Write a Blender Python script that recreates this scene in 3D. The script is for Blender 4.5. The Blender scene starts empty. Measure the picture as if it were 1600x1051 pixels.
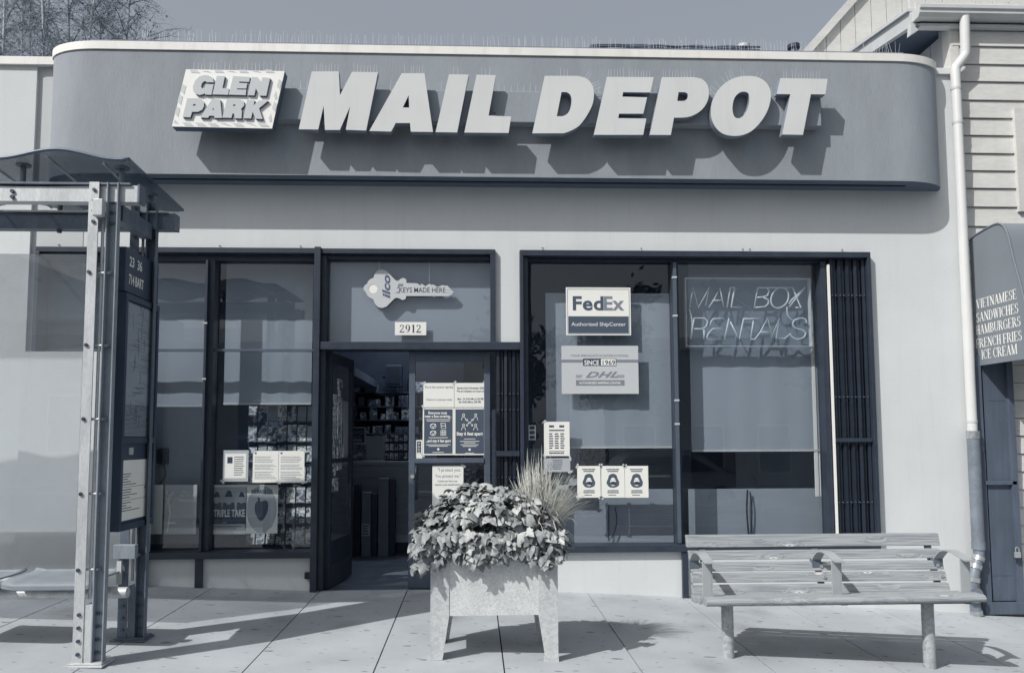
import bpy, bmesh, math, random
from mathutils import Vector, Matrix, noise
from mathutils.geometry import tessellate_polygon
S = bpy.context.scene
random.seed(7)
# ------------------------------------------------------------------ camera
FPX, PPX, PPY, IW, IH = 1200.0, 785.0, 600.0, 1600.0, 1051.0
CAM = Vector((0.0, -6.85, 1.32))
cd = bpy.data.cameras.new('camera'); cam = bpy.data.objects.new('camera', cd); S.collection.objects.link(cam)
ROT = Matrix.Rotation(math.radians(-2.15), 3, 'Z') @ Matrix.Rotation(math.radians(94.19), 3, 'X') @ Matrix.Rotation(math.radians(-0.18), 3, 'Z')
cam.matrix_world = Matrix.Translation(CAM) @ ROT.to_4x4()
cd.sensor_width = 36; cd.lens = 36 * FPX / IW
cd.shift_x = (IW / 2 - PPX) / IW; cd.shift_y = (PPY - IH / 2) / IW
cd.clip_start = 0.05; cd.clip_end = 500
S.camera = cam
# ------------------------------------------------------------------ sky and sun
SUN = Vector((-1.28, -1.0, 1.58)).normalized()          # towards the sun
W = bpy.data.worlds.new('World'); S.world = W; W.use_nodes = True
nt = W.node_tree; bg = nt.nodes['Background']
sky = nt.nodes.new('ShaderNodeTexSky'); sky.sky_type = 'NISHITA'; sky.sun_disc = False
sky.sun_elevation = math.asin(SUN.z); sky.sun_rotation = math.atan2(SUN.x, SUN.y) % (2 * math.pi)
sky.air_density = 1.0; sky.dust_density = 4.5
hs = nt.nodes.new('ShaderNodeHueSaturation'); hs.inputs['Saturation'].default_value = 0.55
nt.links.new(sky.outputs[0], hs.inputs['Color']); hz = nt.nodes.new('ShaderNodeMixRGB'); hz.inputs[0].default_value = 0.55; hz.inputs[2].default_value = (2.85, 3.1, 3.4, 1)   # thin even high haze
nt.links.new(hs.outputs[0], hz.inputs[1]); nt.links.new(hz.outputs[0], bg.inputs[0])
bg.inputs[1].default_value = 0.127
sl = bpy.data.lights.new('sun', 'SUN'); sl.energy = 3.8; sl.angle = math.radians(0.5); sl.color = (1.0, 0.992, 0.975)
so = bpy.data.objects.new('sun', sl); S.collection.objects.link(so)
so.rotation_euler = SUN.to_track_quat('Z', 'Y').to_euler()
S.view_settings.view_transform = 'Standard'; S.view_settings.look = 'None'
S.view_settings.exposure = 0.0; S.view_settings.gamma = 1.0; S.view_settings.use_curve_mapping = False
S.render.engine = 'CYCLES'
S.cycles.caustics_reflective = False; S.cycles.caustics_refractive = False
S.cycles.transparent_max_bounces = 24; S.cycles.max_bounces = 8

# ------------------------------------------------------------------ unprojection: a point seen at a pixel, on the real plane y = Y
def at(px, py, Y):
    d = ROT @ Vector(((px - PPX) / FPX, -(py - PPY) / FPX, -1.0))
    return CAM + d * ((Y - CAM.y) / d.y)
def atx(px, py, X):
    d = ROT @ Vector(((px - PPX) / FPX, -(py - PPY) / FPX, -1.0))
    return CAM + d * ((X - CAM.x) / d.x)
def xz(px, py, Y):
    p = at(px, py, Y); return (p.x, p.z)
def rect(x0, y0, x1, y1, Y):                            # pixel box -> x0,x1,z0,z1 in metres, measured through its centre
    cx, cy = (x0 + x1) / 2, (y0 + y1) / 2
    return at(x0, cy, Y).x, at(x1, cy, Y).x, at(cx, y1, Y).z, at(cx, y0, Y).z
GX = [-40, -12, -5.9, -5.0, -4.1, -3.19, -2.26, -1.34, -0.58, 0.18, 1.0, 1.84, 2.72, 3.6, 4.5, 5.4, 6.3, 7.2, 14, 40]
GZ = [0.9, 0.45, 0.25, 0.2, 0.15, 0.1, 0.058, 0.02, 0.021, 0.008, -0.018, -0.064, -0.122, -0.18, -0.236, -0.29, -0.345, -0.4, -0.75, -1.9]
def gz(x, y=0.0):
    for i in range(len(GX) - 1):
        if x <= GX[i + 1] or i == len(GX) - 2:
            t = (x - GX[i]) / (GX[i + 1] - GX[i]); z = GZ[i] + t * (GZ[i + 1] - GZ[i]); break
    return z + 0.015 * min(y, 0.0)

# ------------------------------------------------------------------ materials
def lin(c):
    return tuple((v / 255 / 12.92) if v <= 10 else ((v / 255 + 0.055) / 1.055) ** 2.4 for v in c)
def mat(name, col, rough=0.7, metal=0.0, var=0.12, scale=6.0, bump=0.0, bscale=60.0, spec=0.4, stretch=(1, 1, 1), fine=0.0, fscale=120.0, emis=None, streak=0.0):
    """procedural principled material: base colour broken by two noises, with fine relief"""
    m = bpy.data.materials.new(name); m.use_nodes = True
    n = m.node_tree.nodes; l = m.node_tree.links; b = n['Principled BSDF']
    if len(col) == 3 and max(col) > 1.0: col = lin(col)
    tc = n.new('ShaderNodeTexCoord'); mp = n.new('ShaderNodeMapping'); mp.inputs['Scale'].default_value = stretch
    l.new(tc.outputs['Object'], mp.inputs['Vector'])
    nz = n.new('ShaderNodeTexNoise'); nz.inputs['Scale'].default_value = scale; nz.inputs['Detail'].default_value = 6; nz.inputs['Roughness'].default_value = 0.6
    l.new(mp.outputs[0], nz.inputs['Vector'])
    r = n.new('ShaderNodeMapRange'); r.inputs['From Min'].default_value = 0.3; r.inputs['From Max'].default_value = 0.7
    r.inputs['To Min'].default_value = 1 - var; r.inputs['To Max'].default_value = 1 + var
    l.new(nz.outputs[0], r.inputs['Value'])
    out = r.outputs[0]
    if fine > 0:
        n2 = n.new('ShaderNodeTexNoise'); n2.inputs['Scale'].default_value = fscale; n2.inputs['Detail'].default_value = 3
        l.new(mp.outputs[0], n2.inputs['Vector'])
        r2 = n.new('ShaderNodeMapRange'); r2.inputs['From Min'].default_value = 0.3; r2.inputs['From Max'].default_value = 0.7
        r2.inputs['To Min'].default_value = 1 - fine; r2.inputs['To Max'].default_value = 1 + fine
        l.new(n2.outputs[0], r2.inputs['Value'])
        mu = n.new('ShaderNodeMath'); mu.operation = 'MULTIPLY'; l.new(out, mu.inputs[0]); l.new(r2.outputs[0], mu.inputs[1]); out = mu.outputs[0]
    if streak > 0:      # rain streaks and old patches, stretched down the wall
        m3 = n.new('ShaderNodeMapping'); m3.inputs['Scale'].default_value = (5.5, 5.5, .35); l.new(tc.outputs['Object'], m3.inputs['Vector'])
        n3 = n.new('ShaderNodeTexNoise'); n3.inputs['Scale'].default_value = 1.6; n3.inputs['Detail'].default_value = 7; n3.inputs['Roughness'].default_value = .7; l.new(m3.outputs[0], n3.inputs['Vector'])
        r3 = n.new('ShaderNodeMapRange'); r3.inputs['From Min'].default_value = .52; r3.inputs['From Max'].default_value = .78; r3.inputs['To Min'].default_value = 1; r3.inputs['To Max'].default_value = 1 - streak; l.new(n3.outputs[0], r3.inputs['Value'])
        n4 = n.new('ShaderNodeTexNoise'); n4.inputs['Scale'].default_value = .9; n4.inputs['Detail'].default_value = 3; l.new(tc.outputs['Object'], n4.inputs['Vector'])
        r4 = n.new('ShaderNodeMapRange'); r4.inputs['From Min'].default_value = .4; r4.inputs['From Max'].default_value = .62; r4.inputs['To Min'].default_value = 1 - streak * .35; r4.inputs['To Max'].default_value = 1; l.new(n4.outputs[0], r4.inputs['Value'])
        for q in (r3, r4): mu = n.new('ShaderNodeMath'); mu.operation = 'MULTIPLY'; l.new(out, mu.inputs[0]); l.new(q.outputs[0], mu.inputs[1]); out = mu.outputs[0]
    sc = n.new('ShaderNodeVectorMath'); sc.operation = 'SCALE'; sc.inputs[0].default_value = col
    l.new(out, sc.inputs['Scale']); l.new(sc.outputs[0], b.inputs['Base Color'])
    b.inputs['Roughness'].default_value = rough; b.inputs['Metallic'].default_value = metal
    b.inputs['Specular IOR Level'].default_value = spec
    if bump > 0:
        nb = n.new('ShaderNodeTexNoise'); nb.inputs['Scale'].default_value = bscale; nb.inputs['Detail'].default_value = 4
        l.new(mp.outputs[0], nb.inputs['Vector'])
        bp = n.new('ShaderNodeBump'); bp.inputs['Strength'].default_value = min(1.0, bump); bp.inputs['Distance'].default_value = 0.004
        l.new(nb.outputs[0], bp.inputs['Height']); l.new(bp.outputs[0], b.inputs['Normal'])
    return m
def glass_mat(name, tint=0.86, k=1.15, bump=0.0):
    m = bpy.data.materials.new(name); m.use_nodes = True; n = m.node_tree.nodes; l = m.node_tree.links; n.clear()
    o = n.new('ShaderNodeOutputMaterial'); mx = n.new('ShaderNodeMixShader'); t = n.new('ShaderNodeBsdfTransparent'); g = n.new('ShaderNodeBsdfGlossy')
    t.inputs[0].default_value = (tint * .985, tint, tint * 1.01, 1); g.inputs['Roughness'].default_value = 0.0; g.inputs[0].default_value = (.95, .97, 1, 1)
    fr = n.new('ShaderNodeFresnel'); fr.inputs['IOR'].default_value = 1.5
    mu = n.new('ShaderNodeMath'); mu.operation = 'MULTIPLY'; mu.use_clamp = True; mu.inputs[1].default_value = k
    ge = n.new('ShaderNodeNewGeometry'); fs = n.new('ShaderNodeMath'); fs.operation = 'SUBTRACT'; fs.inputs[0].default_value = 1.0; l.new(ge.outputs['Backfacing'], fs.inputs[1])
    m2 = n.new('ShaderNodeMath'); m2.operation = 'MULTIPLY'; l.new(mu.outputs[0], m2.inputs[0]); l.new(fs.outputs[0], m2.inputs[1])   # the outer face mirrors, the inner face only passes light
    l.new(fr.outputs[0], mu.inputs[0]); l.new(m2.outputs[0], mx.inputs[0]); l.new(t.outputs[0], mx.inputs[1]); l.new(g.outputs[0], mx.inputs[2]); l.new(mx.outputs[0], o.inputs[0])
    if bump:
        tc = n.new('ShaderNodeTexCoord'); nb = n.new('ShaderNodeTexNoise'); nb.inputs['Scale'].default_value = 1.3; nb.inputs['Detail'].default_value = 1
        bp = n.new('ShaderNodeBump'); bp.inputs['Strength'].default_value = bump; bp.inputs['Distance'].default_value = 0.01
        l.new(tc.outputs['Object'], nb.inputs['Vector']); l.new(nb.outputs[0], bp.inputs['Height']); l.new(bp.outputs[0], g.inputs['Normal'])
    return m
def wood_mat(name, c0, c1, seed):
    m = bpy.data.materials.new(name); m.use_nodes = True; n = m.node_tree.nodes; l = m.node_tree.links; b = n['Principled BSDF']
    tc = n.new('ShaderNodeTexCoord'); mp = n.new('ShaderNodeMapping'); mp.inputs['Location'].default_value = (seed, seed * 3.1, seed * 1.7)
    l.new(tc.outputs['Object'], mp.inputs['Vector'])
    # knots: sparse voronoi cells stretched along the board, they bend the grain round them
    mk = n.new('ShaderNodeMapping'); mk.inputs['Scale'].default_value = (3.6, 13, 13); l.new(mp.outputs[0], mk.inputs['Vector'])
    vo = n.new('ShaderNodeTexVoronoi'); vo.inputs['Scale'].default_value = 1.0; vo.inputs['Randomness'].default_value = 1.0; l.new(mk.outputs[0], vo.inputs['Vector'])
    kn = n.new('ShaderNodeMapRange'); kn.inputs['From Min'].default_value = 0.0; kn.inputs['From Max'].default_value = 0.45; kn.inputs['To Min'].default_value = 1; kn.inputs['To Max'].default_value = 0
    l.new(vo.outputs['Distance'], kn.inputs['Value'])
    mg = n.new('ShaderNodeMapping'); mg.inputs['Scale'].default_value = (1.7, 75, 75); l.new(mp.outputs[0], mg.inputs['Vector'])
    ad = n.new('ShaderNodeVectorMath'); ad.operation = 'SCALE'; ad.inputs[0].default_value = (0.0, 2.4, 2.4); l.new(kn.outputs[0], ad.inputs['Scale'])
    sm = n.new('ShaderNodeVectorMath'); sm.operation = 'ADD'; l.new(mg.outputs[0], sm.inputs[0]); l.new(ad.outputs[0], sm.inputs[1])
    g = n.new('ShaderNodeTexNoise'); g.inputs['Scale'].default_value = 2.0; g.inputs['Detail'].default_value = 5; g.inputs['Distortion'].default_value = 0.4; l.new(sm.outputs[0], g.inputs['Vector'])
    rp = n.new('ShaderNodeValToRGB'); rp.color_ramp.elements[0].position = 0.34; rp.color_ramp.elements[1].position = 0.62
    rp.color_ramp.elements[0].color = (*lin(c0), 1); rp.color_ramp.elements[1].color = (*lin(c1), 1); l.new(g.outputs[0], rp.inputs[0])
    k2 = n.new('ShaderNodeMapRange'); k2.inputs['From Min'].default_value = 0.08; k2.inputs['From Max'].default_value = 0.13; k2.inputs['To Min'].default_value = 1; k2.inputs['To Max'].default_value = 0
    l.new(vo.outputs['Distance'], k2.inputs['Value'])
    mx = n.new('ShaderNodeMixRGB'); mx.inputs[2].default_value = (*lin((206, 207, 202)), 1); l.new(k2.outputs[0], mx.inputs[0]); l.new(rp.outputs[0], mx.inputs[1])
    k3 = n.new('ShaderNodeMapRange'); k3.inputs['From Min'].default_value = 0.03; k3.inputs['From Max'].default_value = 0.06; k3.inputs['To Min'].default_value = 1; k3.inputs['To Max'].default_value = 0
    l.new(vo.outputs['Distance'], k3.inputs['Value'])
    m2 = n.new('ShaderNodeMixRGB'); m2.inputs[2].default_value = (*lin((112, 118, 126)), 1); l.new(k3.outputs[0], m2.inputs[0]); l.new(mx.outputs[0], m2.inputs[1])
    l.new(m2.outputs[0], b.inputs['Base Color']); b.inputs['Roughness'].default_value = 0.8
    bp = n.new('ShaderNodeBump'); bp.inputs['Strength'].default_value = 0.5; bp.inputs['Distance'].default_value = 0.002
    l.new(g.outputs[0], bp.inputs['Height']); l.new(bp.outputs[0], b.inputs['Normal'])
    return m
M = {}
M['stucco'] = mat('white_stucco', (213, 216, 216), 0.9, var=0.035, scale=1.6, bump=0.35, bscale=45, fine=0.02, fscale=70, streak=.07)
M['stuccoshaded'] = mat('shaded_stucco', (196, 198, 198), 0.9, var=0.035, scale=1.6, bump=0.3, bscale=45)  # darker copy of the white stucco, shade put into its colour
M['band'] = mat('grey_stucco', (149, 155, 161), 0.85, var=0.09, stretch=(1.6, 1, .5), scale=2.6, bump=0.45, bscale=34, fine=0.025, fscale=60, streak=.06)
M['cap'] = mat('white_metal_cap', (240, 238, 230), 0.5, var=0.05, scale=5, streak=.2)
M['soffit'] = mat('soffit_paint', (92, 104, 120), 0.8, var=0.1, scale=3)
M['dark'] = mat('dark_painted_frame', (52, 60, 72), 0.42, var=0.16, scale=9, bump=0.15, bscale=90, fine=0.08)
M['black'] = mat('black_gate_metal', (36, 44, 56), 0.5, var=0.22, scale=14, fine=0.1)
M['alum'] = mat('grey_door_metal', (96, 106, 120), 0.4, metal=0.3, var=0.1, scale=8)
M['glass'] = glass_mat('window_glass', 0.96, 2.0, 0.10)
M['shelterglass'] = glass_mat('shelter_glass', 0.95, 2.0)
_m = M['shelterglass'].node_tree; _o = [q for q in _m.nodes if q.type == 'OUTPUT_MATERIAL'][0]; _src = _o.inputs[0].links[0].from_socket
_d = _m.nodes.new('ShaderNodeBsdfDiffuse'); _d.inputs[0].default_value = (.62, .65, .67, 1); _x = _m.nodes.new('ShaderNodeMixShader'); _tc = _m.nodes.new('ShaderNodeTexCoord'); _n = _m.nodes.new('ShaderNodeTexNoise'); _n.inputs['Scale'].default_value = 1.6; _n.inputs['Detail'].default_value = 6
_r = _m.nodes.new('ShaderNodeMapRange'); _r.inputs['To Min'].default_value = .16; _r.inputs['To Max'].default_value = .40
_m.links.new(_tc.outputs['Object'], _n.inputs['Vector']); _m.links.new(_n.outputs[0], _r.inputs['Value']); _m.links.new(_r.outputs[0], _x.inputs[0]); _m.links.new(_src, _x.inputs[1]); _m.links.new(_d.outputs[0], _x.inputs[2]); _m.links.new(_x.outputs[0], _o.inputs[0])   # scratched, dusty screen
M['acrylic'] = glass_mat('clear_acrylic', 0.97, 1.4)
M['letter'] = mat('sign_letter_face', (211, 213, 211), 0.5, var=0.03, scale=2, streak=.10, fine=.015)
M['signside'] = mat('sign_letter_side', (128, 138, 150), 0.5, var=0.08, scale=6)
M['signwhite'] = mat('sign_white', (242, 241, 236), 0.5, var=0.015, scale=3)
M['signgrey'] = mat('sign_grey', (196, 199, 200), 0.5, var=0.02, scale=4)
M['signpale'] = mat('sign_pale_grey', (205, 207, 206), 0.5, var=0.03, scale=8)
M['signline'] = mat('sign_outline', (92, 100, 124), 0.5, var=0.04)
M['paper'] = mat('white_paper', (238, 237, 230), 0.8, var=0.02, scale=8)
M['paper2'] = mat('grey_paper', (176, 181, 184), 0.8, var=0.05, scale=12)
M['ink'] = mat('dark_ink', (58, 68, 86), 0.7, var=0.05)
M['inkmid'] = mat('grey_ink', (128, 136, 144), 0.7, var=0.05)
M['inklight'] = mat('pale_ink', (176, 181, 184), 0.7, var=0.05)
M['poster'] = mat('dark_poster', (74, 86, 102), 0.7, var=0.05)
M['galv'] = mat('galvanised_steel', (186, 190, 191), 0.5, metal=0.15, var=0.16, scale=26, fine=0.13, fscale=85)
M['galv2'] = mat('galvanised_leg', (178, 182, 184), 0.5, metal=0.15, var=0.14, scale=14, fine=0.1, fscale=60)
def spangle(name, c0, c1, sc):
    m = bpy.data.materials.new(name); m.use_nodes = True; n = m.node_tree.nodes; l = m.node_tree.links; b = n['Principled BSDF']
    tc = n.new('ShaderNodeTexCoord'); wv = n.new('ShaderNodeTexNoise'); wv.inputs['Scale'].default_value = 40; l.new(tc.outputs['Object'], wv.inputs['Vector'])
    ma = n.new('ShaderNodeVectorMath'); ma.operation = 'MULTIPLY_ADD'; ma.inputs[1].default_value = (.02, .02, .02); l.new(wv.outputs['Color'], ma.inputs[0]); l.new(tc.outputs['Object'], ma.inputs[2])
    vo = n.new('ShaderNodeTexVoronoi'); vo.inputs['Scale'].default_value = sc; l.new(ma.outputs[0], vo.inputs['Vector'])
    sp = n.new('ShaderNodeSeparateColor'); l.new(vo.outputs['Color'], sp.inputs[0])
    nz = n.new('ShaderNodeTexNoise'); nz.inputs['Scale'].default_value = 7; nz.inputs['Detail'].default_value = 5; l.new(tc.outputs['Object'], nz.inputs['Vector'])
    ad = n.new('ShaderNodeMath'); ad.operation = 'MULTIPLY_ADD'; ad.inputs[1].default_value = .55; l.new(sp.outputs[0], ad.inputs[0]); l.new(nz.outputs[0], ad.inputs[2])
    rp = n.new('ShaderNodeValToRGB'); e = rp.color_ramp.elements; e[0].position = .4; e[0].color = (*lin(c0), 1); e[1].position = 1.0; e[1].color = (*lin(c1), 1)
    l.new(ad.outputs[0], rp.inputs[0]); l.new(rp.outputs[0], b.inputs['Base Color']); b.inputs['Roughness'].default_value = .5; b.inputs['Metallic'].default_value = .1
    rr = n.new('ShaderNodeMapRange'); rr.inputs['To Min'].default_value = .32; rr.inputs['To Max'].default_value = .62; l.new(sp.outputs[1], rr.inputs['Value']); l.new(rr.outputs[0], b.inputs['Roughness'])
    return m
M['galv'] = spangle('galvanised_spangled_steel', (184, 188, 190), (222, 224, 222), 170)
M['postmetal'] = spangle('weathered_post_steel', (138, 144, 149), (176, 180, 181), 60)
M['galv2'] = spangle('galvanised_leg_steel', (180, 184, 186), (206, 208, 207), 70)
M['steel'] = mat('shelter_steel', (196, 199, 200), 0.5, metal=0.25, var=0.16, scale=12, fine=0.1, stretch=(1, 1, .25))
M['steeldark'] = mat('shelter_steel_dark', (104, 114, 126), 0.5, metal=0.25, var=0.2, scale=12, fine=0.12, stretch=(1, 1, .25))  # darker tone of the shelter steel
M['channel'] = mat('shaded_channel_steel', (140, 148, 156), 0.5, metal=0.1, var=0.16, scale=12, fine=0.1, stretch=(1, 1, .25))  # shelter steel darkened, the shade inside the open channel put into its colour
M['seatmetal'] = mat('seat_metal', (128, 135, 142), 0.55, var=0.08, scale=9, fine=.05, fscale=90)
M['bolt'] = mat('bolt_metal', (84, 94, 108), 0.35, metal=0.7, var=0.1)
M['boltlight'] = mat('bright_bolt', (206, 208, 208), 0.3, metal=0.6, var=0.05)
M['cabinet'] = mat('cabinet_metal', (66, 78, 96), 0.45, metal=0.2, var=0.15, scale=7)
M['navy'] = mat('navy_plastic', (46, 56, 74), 0.5, var=0.2)
M['roofsheet'] = mat('shelter_roof_sheet', (76, 86, 100), 0.35, metal=0.2, var=0.12, scale=3)
M['shade'] = mat('roller_shade', (156, 164, 174), 0.9, var=0.05, scale=1.2)
M['board'] = mat('grey_board', (150, 158, 168), 0.8, var=0.06, scale=2, stretch=(1, 1, 4))
M['room'] = mat('room_paint', (190, 198, 206), 0.9, var=0.06, scale=2)
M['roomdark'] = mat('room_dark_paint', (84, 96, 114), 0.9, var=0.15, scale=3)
M['floorin'] = mat('shop_floor_tiles', (120, 130, 144), 0.25, var=0.2, scale=4)
M['carton'] = mat('carton_board', (120, 130, 142), 0.85, var=0.12, scale=6)
M['armrest'] = mat('armrest_metal', (166, 170, 172), 0.55, metal=0.1, var=0.07, scale=10)
M['soil'] = mat('dark_soil', (48, 54, 62), 0.95, var=0.3, scale=30)
M['siding'] = mat('painted_siding', (208, 207, 203), 0.75, streak=.1, var=0.08, scale=5, bump=0.25, bscale=40, stretch=(.3, 1, 1), fine=0.04, fscale=40)
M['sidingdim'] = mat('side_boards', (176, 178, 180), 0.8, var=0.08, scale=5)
M['gutter'] = mat('gutter_metal', (196, 198, 198), 0.5, var=0.06, scale=6)
M['pipe'] = mat('white_pipe', (210, 211, 209), 0.45, var=0.03, scale=5)
M['pipegrey'] = mat('grey_cast_pipe', (124, 132, 142), 0.5, metal=0.2, var=0.2, scale=10, fine=0.12)
M['foil'] = mat('shiny_pipe_clamp', (180, 184, 186), 0.3, metal=0.6, var=0.25, scale=24)
M['awning'] = mat('grey_awning_canvas', (121, 128, 135), 0.85, var=0.05, scale=3, bump=0.2, bscale=200)
M['gate'] = mat('grey_gate_metal', (88, 98, 112), 0.55, metal=0.1, var=0.16, scale=5, stretch=(3, 1, .4), fine=0.08)
M['neon'] = mat('unlit_neon_tube', (236, 238, 240), 0.2, var=0.03)
M['cable'] = mat('dark_cable', (84, 94, 108), 0.6, var=0.1)
M['birch'] = mat('pale_birch_bark', (186, 190, 192), 0.9, var=0.3, scale=9, stretch=(1, 1, 3))
M['twig'] = mat('dark_twig', (142, 149, 157), 0.9, var=0.2, scale=3)
M['spike'] = mat('clear_plastic_spike', (205, 208, 209), 0.3, var=0.05)
M['spikebase'] = mat('spike_base_strip', (120, 128, 138), 0.6, var=0.1)
M['asphalt'] = mat('asphalt_road', (62, 66, 74), 0.9, var=0.2, scale=3, fine=0.2, bump=0.3)
M['kerb'] = mat('kerb_concrete', (168, 172, 174), 0.9, var=0.1)
M['treeleaf'] = mat('street_tree_leaf', (56, 64, 74), 0.8, var=0.3, scale=2)
M['bark'] = mat('street_tree_bark', (70, 78, 90), 0.9, var=0.2)
M['wallA'] = mat('opposite_wall_paint', (176, 180, 183), 0.9, var=0.05, scale=1)
M['wallB'] = mat('opposite_wall_grey', (112, 120, 132), 0.9, var=0.08, scale=1)
M['carpaint'] = mat('silver_car_paint', (168, 173, 178), 0.3, metal=0.4, var=0.03)
M['tyre'] = mat('tyre_rubber', (38, 44, 56), 0.9, var=0.1)
M['curtain'] = mat('white_curtain', (238, 238, 234), 0.9, var=0.03)
def leaf_mat():
    m = bpy.data.materials.new('vine_leaf'); m.use_nodes = True; n = m.node_tree.nodes; l = m.node_tree.links; b = n['Principled BSDF']
    oi = n.new('ShaderNodeObjectInfo'); tc = n.new('ShaderNodeTexCoord')
    nz = n.new('ShaderNodeTexNoise'); nz.inputs['Scale'].default_value = 22; nz.inputs['Detail'].default_value = 4; l.new(tc.outputs['Object'], nz.inputs['Vector'])
    ad = n.new('ShaderNodeMath'); ad.operation = 'ADD'; mu = n.new('ShaderNodeMath'); mu.operation = 'MULTIPLY'; mu.inputs[1].default_value = 0.55
    l.new(oi.outputs['Random'], mu.inputs[0]); l.new(mu.outputs[0], ad.inputs[0]); l.new(nz.outputs[0], ad.inputs[1])
    rp = n.new('ShaderNodeValToRGB'); e = rp.color_ramp.elements
    bp = n.new('ShaderNodeBump'); bp.inputs['Strength'].default_value = .35; bp.inputs['Distance'].default_value = .01; n5 = n.new('ShaderNodeTexNoise'); n5.inputs['Scale'].default_value = 5; n5.inputs['Detail'].default_value = 3; l.new(tc.outputs['Object'], n5.inputs['Vector']); l.new(n5.outputs[0], bp.inputs['Height']); l.new(bp.outputs[0], b.inputs['Normal'])
    e[0].position = 0.3; e[0].color = (*lin((66, 74, 84)), 1); e[1].position = 1.15; e[1].color = (*lin((184, 187, 184)), 1)
    l.new(ad.outputs[0], rp.inputs[0]); l.new(rp.outputs[0], b.inputs['Base Color']); b.inputs['Roughness'].default_value = 0.5
    return m
M['leaf'] = leaf_mat()
M['blade'] = mat('pale_grass_blade', (206, 206, 198), 0.7, var=0.15, scale=8)
def concrete_mat():
    m = mat('sidewalk_concrete', (169, 174, 178), 0.92, var=0.12, scale=1.6, bump=0.3, bscale=90, fine=0.05, fscale=160)
    n = m.node_tree.nodes; l = m.node_tree.links; b = n['Principled BSDF']
    src = b.inputs['Base Color'].links[0].from_socket
    tc = n.new('ShaderNodeTexCoord')
    cur = src
    # world position so that marks run on across slabs
    geo = n.new('ShaderNodeNewGeometry')
    for scale, r0, r1, dark, st in ((2.6, .032, .045, .42, (.5, 1.3, 1)), (5.2, .04, .065, .55, (.7, 1.5, 1)), (1.3, .03, .2, .80, (1, .7, 1)), (.8, .02, .3, .86, (1, 1.6, 1))):
        mp = n.new('ShaderNodeMapping'); mp.inputs['Scale'].default_value = st; mp.inputs['Location'].default_value = (scale, scale * 2, 0)
        l.new(geo.outputs['Position'], mp.inputs['Vector'])
        wv = n.new('ShaderNodeTexNoise'); wv.inputs['Scale'].default_value = 14; l.new(mp.outputs[0], wv.inputs['Vector'])
        mv = n.new('ShaderNodeVectorMath'); mv.operation = 'MULTIPLY_ADD'; mv.inputs[1].default_value = (.06, .06, .0); l.new(wv.outputs['Color'], mv.inputs[0]); l.new(mp.outputs[0], mv.inputs[2])
        vo = n.new('ShaderNodeTexVoronoi'); vo.inputs['Scale'].default_value = scale; vo.voronoi_dimensions = '2D'; l.new(mv.outputs[0], vo.inputs['Vector'])
        mr = n.new('ShaderNodeMapRange'); mr.inputs['From Min'].default_value = r0; mr.inputs['From Max'].default_value = r1; mr.inputs['To Min'].default_value = dark; mr.inputs['To Max'].default_value = 1
        l.new(vo.outputs['Distance'], mr.inputs['Value'])
        sc = n.new('ShaderNodeVectorMath'); sc.operation = 'SCALE'; l.new(cur, sc.inputs[0]); l.new(mr.outputs[0], sc.inputs['Scale']); cur = sc.outputs[0]
    l.new(cur, b.inputs['Base Color'])
    return m
M['concrete'] = concrete_mat()
def art_mat(name, cols, scale):
    m = bpy.data.materials.new(name); m.use_nodes = True; n = m.node_tree.nodes; l = m.node_tree.links; b = n['Principled BSDF']
    tc = n.new('ShaderNodeTexCoord'); oi = n.new('ShaderNodeObjectInfo')
    ad = n.new('ShaderNodeVectorMath'); ad.operation = 'MULTIPLY_ADD'; ad.inputs[1].default_value = (40, 40, 40); l.new(oi.outputs['Random'], ad.inputs[0]); l.new(tc.outputs['Object'], ad.inputs[2])
    nz = n.new('ShaderNodeTexNoise'); nz.inputs['Scale'].default_value = scale; nz.inputs['Detail'].default_value = 2; l.new(ad.outputs[0], nz.inputs['Vector'])
    rp = n.new('ShaderNodeValToRGB'); rp.color_ramp.interpolation = 'CONSTANT'
    rp.color_ramp.elements[0].color = (*lin(cols[0]), 1); rp.color_ramp.elements[1].position = 0.42; rp.color_ramp.elements[1].color = (*lin(cols[1]), 1)
    for p, c in ((0.5, cols[2]), (0.58, cols[3])): e = rp.color_ramp.elements.new(p); e.color = (*lin(c), 1)
    l.new(nz.outputs[0], rp.inputs[0]); l.new(rp.outputs[0], b.inputs['Base Color']); b.inputs['Roughness'].default_value = 0.5
    return m
M['cardart'] = art_mat('printed_card', ((84, 94, 110), (226, 228, 226), (150, 158, 166), (246, 246, 242)), 15)
M['cardart2'] = art_mat('printed_dark_card', ((74, 84, 102), (150, 160, 170), (214, 218, 220), (120, 130, 144)), 14)
M['goods'] = art_mat('shop_goods', ((60, 72, 92), (106, 118, 134), (80, 92, 110), (172, 180, 188)), 14)

_m = M['roofsheet'].node_tree; _o = [q for q in _m.nodes if q.type == 'OUTPUT_MATERIAL'][0]; _src = _o.inputs[0].links[0].from_socket
_t = _m.nodes.new('ShaderNodeBsdfTransparent'); _t.inputs[0].default_value = (.9, .93, .97, 1); _x = _m.nodes.new('ShaderNodeMixShader'); _x.inputs[0].default_value = .40
_m.links.new(_src, _x.inputs[1]); _m.links.new(_t.outputs[0], _x.inputs[2]); _m.links.new(_x.outputs[0], _o.inputs[0])   # smoked translucent roof sheet
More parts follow.
